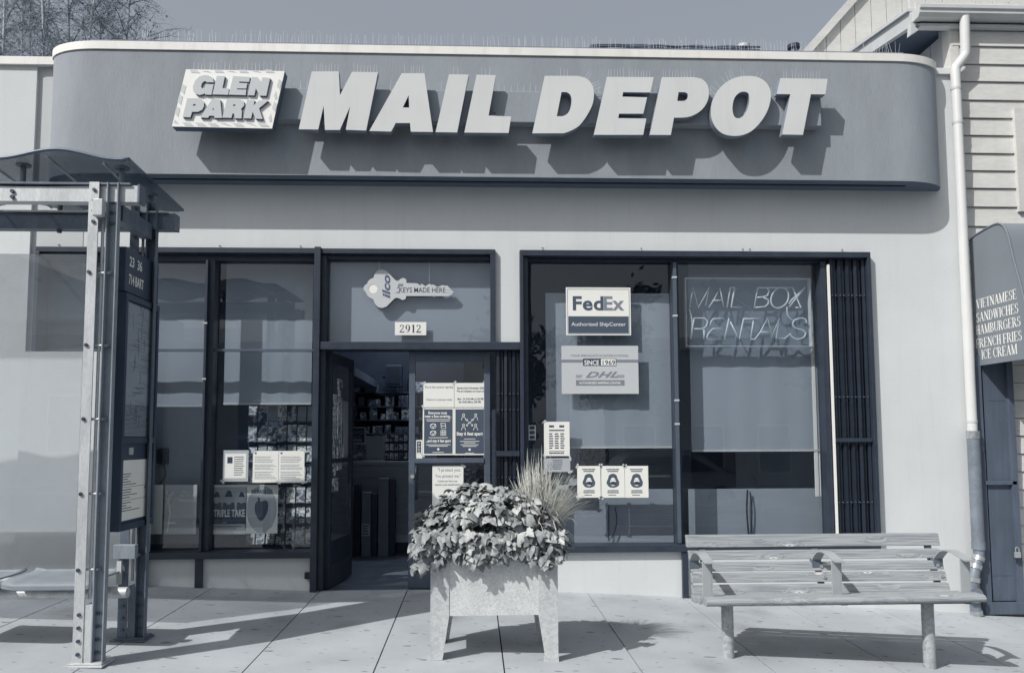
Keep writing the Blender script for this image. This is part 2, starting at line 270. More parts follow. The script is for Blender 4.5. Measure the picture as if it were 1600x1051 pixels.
# ------------------------------------------------------------------ object helpers
def link(o): S.collection.objects.link(o); return o
def thing(name, label, cat, loc=(0, 0, 0), group=None):
    o = link(bpy.data.objects.new(name, None)); o.location = loc; o.empty_display_size = 0.1
    o['label'] = label; o['category'] = cat
    if group: o['group'] = group
    return o
def wloc(o):
    v = Vector((0, 0, 0))
    while o is not None: v += o.location; o = o.parent
    return v
def catmull(pts, n=5, closed=False):
    out = []; N = len(pts)
    rng = range(N if closed else N - 1)
    for i in rng:
        p0 = pts[(i - 1) % N] if (closed or i > 0) else pts[i]
        p1 = pts[i]; p2 = pts[(i + 1) % N]
        p3 = pts[(i + 2) % N] if (closed or i + 2 < N) else p2
        for k in range(n):
            t = k / n
            out.append(tuple(0.5 * ((2 * b) + (-a + c) * t + (2 * a - 5 * b + 4 * c - d) * t * t + (-a + 3 * b - 3 * c + d) * t ** 3) for a, b, c, d in zip(p0, p1, p2, p3)))
    if not closed: out.append(tuple(pts[-1]))
    return out
class MB:
    """collects world-space geometry, build() links it as ONE mesh object whose origin is its parent's"""
    def __init__(s): s.v = []; s.f = []; s.m = []; s.cur = 0
    def mi(s, i): s.cur = i; return s
    def add(s, vs, fs):
        b = len(s.v); s.v += [tuple(v) for v in vs]; s.f += [[b + i for i in f] for f in fs]; s.m += [s.cur] * len(fs); return s
    def box(s, x0, x1, y0, y1, z0, z1):
        if x0 > x1: x0, x1 = x1, x0
        if y0 > y1: y0, y1 = y1, y0
        if z0 > z1: z0, z1 = z1, z0
        return s.add([(x0, y0, z0), (x1, y0, z0), (x1, y1, z0), (x0, y1, z0), (x0, y0, z1), (x1, y0, z1), (x1, y1, z1), (x0, y1, z1)],
                     [(3, 2, 1, 0), (4, 5, 6, 7), (0, 1, 5, 4), (1, 2, 6, 5), (2, 3, 7, 6), (3, 0, 4, 7)])
    def prism(s, poly, y0, y1, holes=()):
        """outline in (x, z), extruded along y"""
        loops = [list(poly)] + [list(h) for h in holes]
        flat = [p for lp in loops for p in lp]; n = len(flat)
        tris = tessellate_polygon([[Vector((p[0], p[1], 0)) for p in lp] for lp in loops])
        vs = [(p[0], y0, p[1]) for p in flat] + [(p[0], y1, p[1]) for p in flat]
        fs = []
        for t in tris:
            a, b, c = (Vector((flat[i][0], flat[i][1])) for i in t)
            cr = (b.x - a.x) * (c.y - a.y) - (b.y - a.y) * (c.x - a.x)
            if cr < 0: t = t[::-1]
            fs.append(tuple(t)); fs.append(tuple(i + n for i in t[::-1]))
        o = 0
        for k, lp in enumerate(loops):
            L = len(lp); ar = sum(lp[i][0] * lp[(i + 1) % L][1] - lp[(i + 1) % L][0] * lp[i][1] for i in range(L))
            for i in range(L):
                a, b = o + i, o + (i + 1) % L
                if (ar > 0) != (k > 0): fs.append((a, a + n, b + n, b)); 
                else: fs.append((b, b + n, a + n, a))
            o += L
        return s.add(vs, [f[::-1] if False else f for f in fs])
    def extr(s, poly, axis, a, b):
        """closed outline extruded along axis 'x' (poly in y,z) or 'z' (poly in x,y)"""
        n = len(poly)
        if axis == 'x': vs = [(a, p[0], p[1]) for p in poly] + [(b, p[0], p[1]) for p in poly]
        else: vs = [(p[0], p[1], a) for p in poly] + [(p[0], p[1], b) for p in poly]
        tr = tessellate_polygon([[Vector((p[0], p[1], 0)) for p in poly]])
        fs = [tuple(t) for t in tr] + [tuple(i + n for i in t[::-1]) for t in tr]
        fs += [(i, (i + 1) % n, (i + 1) % n + n, i + n) for i in range(n)]
        return s.add(vs, fs)
    def tube(s, pts, r, n=8, cap=True, r1=None):
        pts = [Vector(p) for p in pts]; k = len(pts); rings = []
        up = None
        for i, p in enumerate(pts):
            d = (pts[min(i + 1, k - 1)] - pts[max(i - 1, 0)]).normalized()
            if up is None: up = d.orthogonal().normalized()
            else:
                up = (up - d * up.dot(d))
                up = up.normalized() if up.length > 1e-6 else d.orthogonal().normalized()
            sd = d.cross(up); rr = r if r1 is None else r + (r1 - r) * i / max(1, k - 1)
            rings.append([p + (up * math.cos(2 * math.pi * j / n) + sd * math.sin(2 * math.pi * j / n)) * rr for j in range(n)])
        vs = [v for rg in rings for v in rg]
        fs = [(i * n + j, i * n + (j + 1) % n, (i + 1) * n + (j + 1) % n, (i + 1) * n + j) for i in range(k - 1) for j in range(n)]
        if cap: fs += [tuple(range(n))[::-1], tuple((k - 1) * n + j for j in range(n))]
        return s.add(vs, fs)
    def text(s, body, x, z, h, Y, width=None, bold=0.0, align='CENTER', shear=0.0, space=1.0, rot=0.0, ext=0.0006, line=1.0, frame='y', X=0.0):
        """lettering standing on the plane y=Y (facing -y), baseline at z; h = capital height"""
        c = bpy.data.curves.new('t', 'FONT'); c.body = body; c.align_x = align; c.size = 1.0; c.offset = bold; c.shear = shear
        c.space_character = space; c.extrude = 0.001; c.resolution_u = 3; c.space_line = line
        o = bpy.data.objects.new('t', c); link(o); dg = bpy.context.evaluated_depsgraph_get()
        me = bpy.data.meshes.new_from_object(o.evaluated_get(dg))
        vs = [v.co.copy() for v in me.vertices]; fs = [tuple(p.vertices) for p in me.polygons]
        bpy.data.objects.remove(o); bpy.data.curves.remove(c); bpy.data.meshes.remove(me)
        if not vs: return s
        k = h / 0.7
        w = (max(v.x for v in vs) - min(v.x for v in vs)) * k
        kx = k * (width / w if width else 1.0)
        cr, sr = math.cos(rot), math.sin(rot); out = []
        for v in vs:
            a, b = v.x * kx, v.y * k
            a, b = a * cr - b * sr, a * sr + b * cr
            if frame == 'y': out.append((x + a, Y - (ext if v.z > 0 else 0), z + b))
            else: out.append((X + (ext if frame == '+x' else -ext) * (1 if v.z > 0 else 0), (x + a) if frame == '+x' else (x - a), z + b))
        return s.add(out, fs)
    def build(s, name, m, parent=None, label=None, smooth=False, bevel=0.0, kind=None, origin=None):
        me = bpy.data.meshes.new(name)
        base = wloc(parent) if parent is not None else Vector((0, 0, 0))
        org = Vector(origin) if origin is not None else base
        me.from_pydata([Vector(v) - org for v in s.v], [], s.f)
        for mm in (m if isinstance(m, (list, tuple)) else [m]): me.materials.append(mm)
        if isinstance(m, (list, tuple)): me.polygons.foreach_set('material_index', s.m)
        bm = bmesh.new(); bm.from_mesh(me); bmesh.ops.recalc_face_normals(bm, faces=bm.faces); bm.to_mesh(me); bm.free()
        if smooth:
            me.polygons.foreach_set('use_smooth', [True] * len(me.polygons))
            if smooth != 'all': me.set_sharp_from_angle(angle=math.radians(40))
        o = link(bpy.data.objects.new(name, me)); o.parent = parent; o.location = org - base
        if bevel:
            b = o.modifiers.new('bevel', 'BEVEL'); b.width = bevel; b.segments = 2; b.limit_method = 'ANGLE'; b.angle_limit = math.radians(40)
        if label: o['label'] = label
        if name in ('print', 'notice_print', 'map_print'): o['kind'] = 'stuff'
        if kind: o['kind'] = kind
        return o
def shared(name, me, parent, loc, rot=(0, 0, 0), sc=(1, 1, 1)):
    o = link(bpy.data.objects.new(name, me)); o.parent = parent
    o.location = Vector(loc) - wloc(parent); o.rotation_euler = rot; o.scale = sc
    return o
def mesh_of(mb, m, smooth=False):
    me = bpy.data.meshes.new('m'); me.from_pydata(mb.v, [], mb.f); me.materials.append(m)
    if smooth: me.polygons.foreach_set('use_smooth', [True] * len(me.polygons))
    return me
def single(mb, name, m, label, cat, origin, group=None, **k):
    o = mb.build(name, m, None, origin=origin, **k); o['label'] = label; o['category'] = cat
    if group: o['group'] = group
    return o
def structure(mb, name, m, **k): return mb.build(name, m, None, kind='structure', **k)

# ================================================================== GROUND
XJ = GX[1:-1]
YJ = [0.0, -1.06, -2.42, -3.55, -4.55]
pave = structure(MB().add([(x, y, gz(x, y) - 0.05) for y in (0.5, -4.6) for x in GX], [(i, i + 1, i + 1 + len(GX), i + len(GX)) for i in range(len(GX) - 1)]), 'sidewalk', M['asphalt'])
for j in range(len(YJ) - 1):
    for i in range(len(XJ) - 1):
        a, b = XJ[i] + .0045, XJ[i + 1] - .0045; c, d = YJ[j] - .0015 * (j > 0), YJ[j + 1] + .0015
        c = c if j else 0.02
        vs = [(x, y, gz(x, y)) for x, y in ((a, d), (b, d), (b, c), (a, c))] + [(x, y, gz(x, y) - .045) for x, y in ((a, d), (b, d), (b, c), (a, c))]
        MB().add(vs, [(0, 1, 2, 3), (7, 6, 5, 4), (0, 4, 5, 1), (1, 5, 6, 2), (2, 6, 7, 3), (3, 7, 4, 0)]).build('slab', M['concrete'], pave)
k = MB()
for i in range(len(GX) - 1):
    a, b = GX[i], GX[i + 1]
    k.add([(a, -4.75, gz(a, -4.6)), (b, -4.75, gz(b, -4.6)), (b, -4.56, gz(b, -4.6)), (a, -4.56, gz(a, -4.6)), (a, -4.75, gz(a, -4.6) - .3), (b, -4.75, gz(b, -4.6) - .3)], [(0, 1, 2, 3), (0, 4, 5, 1)])
structure(k, 'kerb', M['kerb'])
structure(MB().add([(x, y, gz(x, 0) - 0.2 - (0 if y > -10 else 0.02)) for y in (-4.7, -14.0) for x in GX], [(i, i + 1, i + 1 + len(GX), i + len(GX)) for i in range(len(GX) - 1)]), 'road', M['asphalt'])
structure(MB().add([(x, y, gz(x, 0) - 0.08) for y in (-13.9, -17.2) for x in GX], [(i, i + 1, i + 1 + len(GX), i + len(GX)) for i in range(len(GX) - 1)]), 'opposite_pavement', M['kerb'])
structure(MB().add([(-200, -220, -3.2), (200, -220, -3.2), (200, 220, -3.2), (-200, 220, -3.2)], [(0, 1, 2, 3)]), 'ground', M['asphalt'])

# ================================================================== THE SHOP
shop = thing('shop_building', 'white stucco shop with rounded grey sign band, black framed windows and double door', 'shop', (0, 0, 0))
FY = -0.26
x_l0 = at(50.7, 620, 0).x; x_d0 = at(489.5, 660, 0).x; x_d1 = at(774, 460, 0).x; x_g1 = at(812.5, 620, 0).x; x_r1 = at(1363, 610, 0).x
x_end = at(1508, 500, 0).x
z_top = at(750, 391, 0).z; z_hdr = at(650, 536, 0).z; z_s1 = at(370, 871, 0).z; z_s2 = at(1000, 861, 0).z
z_roof = at(1485, 113, 0).z
w = MB()
T = 0.2
w.box(x_l0, x_end, 0, T, z_top, z_roof)
w.box(x_l0, x_d0, 0, T, -0.4, z_s1)
w.box(x_d1, x_g1, 0, T, z_hdr, z_top)
w.box(x_g1, x_r1, 0, T, -0.5, z_s2)
w.box(x_r1, x_end, 0, T, -0.6, z_top)
w.build('stucco_wall', M['stucco'], shop)
# rounded sign band
ax_l = at(84, 180, 0).x; ax_r = at(1461, 200, 0).x
zb0 = at(760, 276.5, FY).z; zb1 = at(700, 85.5, FY).z; zb2 = at(700, 73.5, FY).z
def band_outline(off=0.0, a=0.5):
    b = -FY + off; pts = []
    for i in range(13):
        t = math.pi / 2 * i / 12; pts.append((ax_l - off + (a + off) * (1 - math.cos(t)), -b * math.sin(t)))
    for i in range(13):
        t = math.pi / 2 * (1 - i / 12); pts.append((ax_r + off - (a + off) * (1 - math.cos(t)), -b * math.sin(t)))
    return pts
band = MB().extr(band_outline(), 'z', zb0, zb1).build('sign_band', M['band'], shop, smooth=True)
MB().extr(band_outline(0.012), 'z', zb1, zb2).build('cap', M['cap'], band, smooth=True)
MB().box(ax_l + .42, ax_r - .42, FY + .012, 0.1, zb2 + .001, zb2 + .022).build('flashing', M['spikebase'], band)
MB().box(ax_l + .9, ax_r - .4, FY + .10, FY + .13, zb0 - .012, zb0 - .001).build('soffit_vent', M['black'], band)
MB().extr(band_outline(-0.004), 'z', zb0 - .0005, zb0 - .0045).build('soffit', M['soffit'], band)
# left pilaster and the lower wall beyond the band
lp = MB(); xa = at(50, 300, -.03).x; zc0 = at(40, 101, -.05).z; zc1 = at(40, 89, -.05).z
lp.box(-9, xa, -0.03, 0.2, -0.3, zc0); lp.build('pilaster', M['stucco'], shop)
MB().box(xa, x_l0, 0, T, -.3, zc0).build('side_wall', M['stuccoshaded'], shop)
MB().box(-9, ax_l + .2, -0.06, 0.22, zc0, zc1).build('parapet_cap', M['cap'], shop)
MB().box(x_l0 + .0, ax_l + .3, -.004, -.0005, z_top + .001, zc0).build('shaded_strip', M['stuccoshaded'], shop)  # the shade on this strip is painted in as greyer stucco
# roof slab, side walls, ceiling of the shop
MB().box(-9, x_end, 0.2, 7.0, z_roof - .15, z_roof - .05).build('roof', M['spikebase'], shop)
r = MB(); r.box(-4.3, 4.2, 5.4, 5.5, -.3, 3.4); r.box(-4.4, -4.3, .2, 5.5, -.3, 3.4); r.box(4.2, 4.3, .2, 5.5, -.3, 3.4)
r.build('interior_wall', M['room'], shop)
MB().box(-4.3, 4.2, .2, 5.4, 3.3, 3.4).build('interior_ceiling', M['room'], shop)
MB().box(-4.3, 4.2, .2, 5.4, -.12, 0.005).build('interior_floor', M['floorin'], shop)
MB().box(ax_r - .15, x_end + .02, -.03, .02, at(1485, 118, 0).z, at(1485, 109, 0).z).build('ledge_trim', M['stucco'], shop)

GY = 0.10
def frame_member(mb, x0, y0, x1, y1, Y0=-0.05, Y1=0.13):
    a, b, c, d = rect(x0, y0, x1, y1, Y0); mb.box(a, b, Y0, Y1, c, d)
def window(label, members, panes, sill=None):
    o = MB()
    for m_ in members: o.box(*m_)
    fr = o.build('window', M['dark'], shop, label=label, bevel=.003)
    for a, b, c, d in panes:
        MB().box(a, b, GY, GY + .006, c, d).build('pane', M['glass'], fr)
    return fr
# left display window
hl = .05
zL0 = z_s1 + .0; zt = z_top; mx = at(327.5, 620, .05).x; zm = at(400, 549, GY).z
f = [(x_l0, x_d0 - .0, -.05, .03, zt - .048, zt), (x_l0 + .0, x_d0, .03, .14, zt - .10, zt - .0485), (x_l0, x_l0 + .035, -.05, .14, zL0 + .06, zt - .048),
     (x_l0, x_d0, -.06, .14, zL0, zL0 + .055), (mx - .018, mx + .03, .02, .14, zL0 + .055, zt - .10), (mx - .04, mx - .018, -.02, .03, zL0 + .055, zt - .11)]
wl = window('black framed display window beside the door', f, [(x_l0 + .035, mx - .018, zL0 + .055, zm), (x_l0 + .035, mx - .018, zm + .02, zt - .1), (mx + .03, x_d0, zL0 + .055, zm), (mx + .03, x_d0, zm + .02, zt - .1)])
MB().box(x_l0 + .035, mx - .02, .07, .125, zm, zm + .02).box(mx + .031, x_d0, .07, .125, zm, zm + .02).build('transom_bar', M['alum'], wl)
xs = at(310, 895, -.03).x
MB().box(xs - .03, xs + .03, -.035, -.001, gz(xs) - .05, zL0 - .002).build('lower_post', M['dark'], shop)
xi1 = at(234, 700, -.07).x; zi1 = at(100, 549, -.07).z
MB().box(xa + .001, xi1, -.075, -.0605, -.3, zi1).build('infill_panel', M['stucco'], shop)
MB().box(x_l0 + .001, xi1, -.06, .0, z_s1 + .06, zi1 - .001).build('infill_backing', M['stuccoshaded'], shop)
# door surround
xp = x_d0; xo = at(513, 620, .05).x
fd = [(xp - .0, xp + .055, -.06, .1, gz(xp) - .03, zt + .01), (xp + .0555, xp + .10, .0, .16, gz(xp), zt - .05), (xp + .056, x_d1, -.04, .12, zt - .045, zt),
      (x_d1 - .045, x_d1, -.04, .14, z_hdr + .0, zt - .046), (xp + .101, x_d1 - .046, .02, .14, zt - .08, zt - .0455)]
zh0 = at(650, 546, -.04).z; zh1 = at(650, 534, -.04).z
fd.append((xp + .056, x_g1, -.05, .15, zh0, zh1))
wt = window('black framed transom window over the door', fd, [(xp + .101, x_d1 - .046, zh1, zt - .08)])
MB().box(xp - .05, xp, -.03, .0, at(490, 903, 0).z, at(490, 893, 0).z).build('gate_catch', M['black'], shop)
MB().box(xp + .06, x_d1 + .02, -.02, .3, gz(-.4) - .02, .012).build('threshold', M['alum'], shop)
# right display window
xm = at(1058, 620, .04).x; xg = at(1288, 610, .05).x; zR0 = z_s2
f = [(x_g1 + .001, x_r1, -.06, .03, zt - .06, zt - .008), (x_g1 + .03, x_r1 - .03, .03, .14, zt - .085, zt - .0605), (x_g1 + .001, x_g1 + .032, -.06, .14, zR0 + .06, zt - .06), (x_g1 + .033, x_g1 + .075, -.02, .14, zR0 + .06, zt - .061),
     (x_g1 + .001, x_r1, -.05, .14, zR0, zR0 + .06), (xm - .03, xm + .03, .03, .14, zR0 + .06, zt - .085), (x_r1 - .03, x_r1, -.06, .14, zR0 + .06, zt - .06), (xg - .02, xg + .03, .0, .14, zR0 + .06, zt - .085)]
wr = window('wide black framed window with parcel carrier signs', f, [(x_g1 + .075, xm - .03, zR0 + .06, zt - .085), (xm + .03, xg - .02, zR0 + .06, zt - .085)])
MB().box(xm - .024, xm + .004, .0, .03, zR0 + .07, zt - .1).build('mullion_cover', M['alum'], wr)
MB().box(xg + .032, xg + .05, -.03, -.01, zR0 + .06, zt - .12).build('gate_edge_strip', M['paper'], wr)
for py in (433, 493, 625, 662):
    a = at(1056, py, 0).z; MB().box(xm - .03, xm + .008, -.004, .031, a - .008, a + .008).build('clip', M['gutter'], wr)
for py in (505, 592):
    a = at(325, py, 0).z; MB().box(mx - .045, mx - .012, -.024, -.02, a - .006, a + .006).build('clip', M['gutter'], wl)
xs = at(1071, 900, -.03).x
MB().box(xs - .025, xs + .025, -.04, -.001, gz(xs) - .04, zR0 - .002).build('lower_post', M['dark'], shop)
# folded scissor gates
def folded_gate(label, x0, x1, z0, z1, n, Y=-.02, bars=()):
    g = MB().box(x0, x1, Y + .055, Y + .062, z0, z1).build('folding_gate', M['black'], shop, label=label)
    wv = (x1 - x0) / n; me = MB().box(-wv * .36, wv * .36, -.012, .012, 0, z1 - z0)
    me = mesh_of(me, M['black'])
    for i in range(n): shared('gate_bar', me, g, (x0 + wv * (i + .5), Y + .02 + (i % 2) * .022, z0), (0, 0, random.uniform(-.25, .25)))
    for zb in bars:
        rv = MB()
        for i in range(n): rv.tube([(x0 + wv * (i + .5), Y - .004, zb), (x0 + wv * (i + .5), Y + .02, zb)], .006, 6)
        rv.build('rivet', M['alum'], g)
    return g
g1 = folded_gate('folded black gate beside the wide window', xg + .052, x_r1 - .031, zR0 + .06, zt - .062, 9, bars=[at(1330, p, 0).z for p in (462, 620, 784)])
MB().box(xg + .055, x_r1 - .035, -.04, -.028, at(1330, 690, 0).z, at(1330, 684, 0).z).build('crossbar', M['dark'], g1)
g2 = folded_gate('folded black gate beside the door', x_d1 + .004, x_g1 - .004, gz(.3) - .02, zh0 - .003, 6, bars=[at(795, p, 0).z for p in (615, 640, 745)])
MB().box(x_d1 - .01, x_g1 - .01, -.045, -.03, at(795, 712, 0).z, at(795, 704, 0).z).build('crossbar', M['dark'], g2)
MB().box(x_d1 - .035, x_d1 - .003, -.05, -.03, gz(.2), at(780, 640, 0).z).build('gate_post', M['dark'], g2)
# doors
xdl0 = xp + .103; xdr1 = x_d1 - .047; xdm = at(639, 700, GY).x
# closed leaf
zd1 = zh0 - .003; zd0 = .02
a0, a1 = xdm, xdr1; st = .055
mbd = MB(); Y0, Y1 = .08, .125
mbd.box(a0, a0 + st, Y0, Y1, zd0, zd1).box(a1 - st, a1, Y0, Y1, zd0, zd1).box(a0 + st, a1 - st, Y0, Y1, zd1 - .09, zd1).box(a0 + st, a1 - st, Y0, Y1, zd0, zd0 + .19)
zmr = at(700, 719, GY).z
mbd.box(a0 + st, a1 - st, Y0 - .01, Y1, zmr - .022, zmr + .02)
dr = mbd.build('door', M['alum'], shop, label='closed door leaf covered with notices', bevel=.003)
MB().box(a0 + st, a1 - st, .1, .106, zmr + .02, zd1 - .09).build('pane', M['glass'], dr)
MB().box(a0 + st, a1 - st, .1, .106, zd0 + .19, zmr - .022).build('pane', M['glass'], dr)
c = at(644.5, 744, .08); MB().tube([(c.x, .08, c.z), (c.x, .062, c.z)], .018, 14).build('lock_cylinder', M['boltlight'], dr, smooth=True)
h = MB().tube(catmull([(a0 + .07, .08, zmr - .05), (a0 + .07, .03, zmr - .09), (a0 + .07, .02, zmr - .2), (a0 + .07, .03, zmr - .3), (a0 + .07, .08, zmr - .34)], 4), .011, 8)
h.build('handle', M['black'], dr, smooth=True)
# open leaf, swung into the shop
L = xdr1 - xdm; ang = math.radians(83); hx = xdl0 + .012; hy = .1
def leafpt(u, v, z): return (hx + u * math.cos(ang) - v * math.sin(ang), hy + u * math.sin(ang) + v * math.cos(ang), z)
def lbox(mb, u0, u1, v0, v1, z0, z1):
    return mb.add([leafpt(u, v, z) for z in (z0, z1) for u, v in ((u0, v0), (u1, v0), (u1, v1), (u0, v1))], [(3, 2, 1, 0), (4, 5, 6, 7), (0, 1, 5, 4), (1, 2, 6, 5), (2, 3, 7, 6), (3, 0, 4, 7)])
mo = MB(); lbox(mo, 0, st, -.022, .022, zd0, zd1); lbox(mo, L - st, L, -.022, .022, zd0, zd1); lbox(mo, st, L - st, -.022, .022, zd1 - .09, zd1); lbox(mo, st, L - st, -.022, .022, zd0, zd0 + .19); lbox(mo, st, L - st, -.03, .022, zmr - .022, zmr + .02)
do = mo.build('door', M['dark'], shop, label='door leaf standing open into the shop', bevel=.003)
lbox(MB(), st, L - st, -.003, .003, zmr + .02, zd1 - .09).build('pane', M['glass'], do)
lbox(MB(), st, L - st, -.003, .003, zd0 + .19, zmr - .022).build('pane', M['glass'], do)
for u0, u1, z0, z1 in ((.08, .22, 1.0, 1.75), (.26, .40, 1.05, 1.9), (.44, .60, 1.1, 1.7), (.1, .3, .86, .98)):
    lbox(MB(), u0, u1, -.006, -.004, z0, z1).build('sticker', M['cardart'] if u0 < .3 else M['paper2'], do)
mpan = MB(); lbox(mpan, st, L - st, -.012, -.004, zd0 + .19, zd0 + .4); mpan.build('kick_panel', M['navy'], do)
# little fixings above the frames
an = MB()
for px in (94, 345, 471, 848, 1002, 1171, 1315, 1160): 
    p = at(px, 386, 0); an.tube([(p.x, -.02, zt + .002), (p.x, -.02, zt + .03)], .003, 5); an.tube([(p.x - .012, -.02, zt + .022), (p.x, -.004, zt + .022)], .004, 5)
an.build('anchor_stub', M['signside'], shop, kind='stuff')

# ------------------------------------------------------------------ rooftop clutter and bird spikes
def spike_mesh(h): 
    return mesh_of(MB().add([(-.0016, 0, 0), (.0016, 0, 0), (0, .0028, 0), (-.0008, 0, h), (.0008, 0, h), (0, .0014, h)], [(0, 1, 4, 3), (1, 2, 5, 4), (2, 0, 3, 5), (3, 4, 5)]), M['spike'])
SP = spike_mesh(.115); SP2 = spike_mesh(.09)
x0, x1 = at(200, 70, FY).x, at(1412, 85, FY).x
nst = 8; nsp = 34
for s_ in range(nst):
    a = x0 + (x1 - x0) * s_ / nst; b = x0 + (x1 - x0) * (s_ + 1) / nst - .01
    words_ = ['at the birch tree end', 'second from the birch end', 'above the small square sign', 'above the letters MA', 'above the letters IL', 'above the letters DE', 'above the letters PO', 'at the neighbour roof end']
    st_ = thing('bird_spike_strip', 'clear bird spike strip on the roof edge ' + words_[s_], 'bird spikes', ((a + b) / 2, FY + .05, zb2 + .022), 'bird spike strips along the roof edge')
    MB().box(a, b, FY + .03, FY + .07, zb2 + .0225, zb2 + .030).build('base_strip', M['spikebase'], st_)
    for i in range(nsp):
        if random.random() < .12: continue
        shared('spike', SP, st_, (a + (b - a) * (i + .5) / nsp + random.uniform(-.008, .008), FY + .05, zb2 + .028), (random.uniform(-.25, .25), random.uniform(-.10, .10), 0), (1, 1, random.uniform(.8, 1.15)))

# ================================================================== SIGNS ON THE BAND
sf = 0.185                                               # letters stand this far off the band
LYf = FY - sf; LYb = LYf + .07
sign = thing('letter_sign', 'large pale italic letters reading MAIL DEPOT on a long raceway', 'sign', (at(880, 170, FY).x, FY, at(880, 170, FY).z))
RY = FY - .10
rx0 = at(452, 170, RY).x; rx1 = at(1283, 170, RY).x; rz1 = at(870, 143.5, RY).z; rz0 = at(870, 192, RY).z
MB().box(at(330, 170, RY).x, rx1, RY, FY - .001, rz0, rz1).build('raceway', M['band'], sign, bevel=.006)
def tr(ox, oy, sc, pts, Y): return [xz(ox + p[0] / sc, oy + p[1] / sc, Y) for p in pts]
LET = {}
mo_ = (460, 90, 4.444); do_ = (820, 90, 4.444); oo_ = (1080, 90, 5.256)
LET['M'] = (mo_, [(120, 97), (307, 97), (316, 262), (400, 100), (580, 103), (498, 507), (357, 502), (387, 340), (315, 503), (212, 503), (203, 335), (165, 500), (30, 498)], [])
LET['A'] = (mo_, [(745, 110), (903, 110), (962, 517), (808, 515), (803, 455), (703, 455), (672, 514), (520, 510)], [[(793, 262), (752, 347), (797, 348)]])
LET['I'] = (mo_, [(1073, 117), (1210, 119), (1130, 520), (980, 518)], [])
LET['L'] = (mo_, [(1265, 120), (1399, 123), (1348, 403), (1505, 410), (1487, 524), (1180, 521)], [])
LET['D'] = (do_, [(138, 128)] + catmull([(365, 128), (420, 142), (458, 175), (478, 225), (478, 290), (460, 350), (420, 420), (375, 475), (320, 508), (270, 526)], 3) + [(52, 526)],
            [[(255, 240)] + catmull([(290, 240), (315, 258), (325, 290), (322, 330), (310, 370), (290, 395), (262, 408)], 3) + [(222, 408)]])
LET['E'] = (do_, [(570, 135), (895, 137), (872, 243), (683, 241), (677, 272), (849, 277), (823, 390), (655, 390), (648, 421), (844, 424), (822, 537), (480, 537)], [])
LET['P'] = (do_, [(952, 137)] + catmull([(1170, 137), (1225, 148), (1262, 180), (1277, 225), (1275, 280), (1255, 330), (1215, 375), (1160, 405), (1110, 416), (1036, 418)], 3) + [(1014, 538), (868, 537)],
            [[(1068, 241)] + catmull([(1110, 241), (1128, 250), (1133, 268), (1127, 288), (1105, 302)], 3) + [(1058, 302)]])
LET['O'] = (oo_, catmull([(455, 152), (540, 160), (610, 200), (648, 265), (652, 345), (625, 440), (570, 530), (500, 600), (420, 637), (330, 643), (250, 620), (195, 565), (165, 490), (165, 400), (190, 320), (240, 245), (310, 190), (385, 160)], 3, True),
            [catmull([(430, 281), (465, 290), (478, 325), (475, 380), (455, 440), (420, 485), (385, 500), (355, 485), (340, 440), (342, 380), (360, 325), (395, 290)], 3, True)])
LET['T'] = (oo_, [(733, 170), (1120, 176), (1102, 303), (983, 302), (918, 635), (748, 632), (815, 302), (703, 300)], [])
SPK = {'M': [(120, 97, 307, 97), (400, 100, 580, 103)], 'A': [(755, 110, 900, 110)], 'I': [(1090, 117, 1150, 118)], 'L': [(1290, 121, 1390, 123)], 'D': [(240, 128, 340, 128), (400, 135, 440, 160), (450, 165, 478, 225)], 'E': [(575, 135, 885, 137)],
       'P': [(955, 137, 1190, 139)], 'O': [(200, 300, 240, 245), (240, 245, 310, 190), (310, 190, 385, 160), (410, 155, 460, 152), (520, 155, 600, 195)], 'T': [(760, 170, 1100, 176)]}
order = ['M', 'A', 'I', 'L', 'D', 'E', 'P', 'O', 'T']
for ch in order:
    (ox, oy, sc), out, holes = LET[ch]
    P0 = tr(ox, oy, sc, out, LYf); H0 = [tr(ox, oy, sc, h_, LYf) for h_ in holes]
    lt = MB().prism(P0, LYf + .0025, LYb, H0).build('letter', M['signside'], sign, label='letter ' + ch)
    cx = sum(p[0] for p in P0) / len(P0); cz = sum(p[1] for p in P0) / len(P0)
    MB().prism(P0, LYf, LYf + .0025, H0).build('letter_face', M['letter'], lt)
    cxx = (min(p[0] for p in P0) + max(p[0] for p in P0)) / 2
    br = MB()
    for dx_ in (-.06, .06): br.box(cxx + dx_ - .01, cxx + dx_ + .01, LYb, RY, rz0 + .08, rz0 + .11)
    br.build('bracket', M['band'], lt)
    for (ax, ay, bx, by) in SPK[ch]:
        n_ = max(2, int(math.hypot(bx - ax, by - ay) / sc / 4.6))
        ang_ = math.atan2(by - ay, bx - ax)
        for i in range(n_):
            if random.random() < .15: continue
            t = (i + .5) / n_; q = xz(ox + (ax + (bx - ax) * t) / sc, oy + (ay + (by - ay) * t) / sc, LYf)
            shared('spike', SP2, lt, (q[0], LYf + .03, q[1] - .004), (random.uniform(-.15, .15), ang_ + random.uniform(-.08, .08), 0), (1, 1, random.uniform(.85, 1.1)))
n_ = 84
for i in range(n_):
    x_ = rx0 + (rx1 - rx0) * (i + .5) / n_
    if random.random() < .2: continue
    shared('spike', SP2, sign, (x_, RY + .04, rz1 - .002), (random.uniform(-.15, .15), random.uniform(-.08, .08), 0), (1, 1, random.uniform(.8, 1.1)))
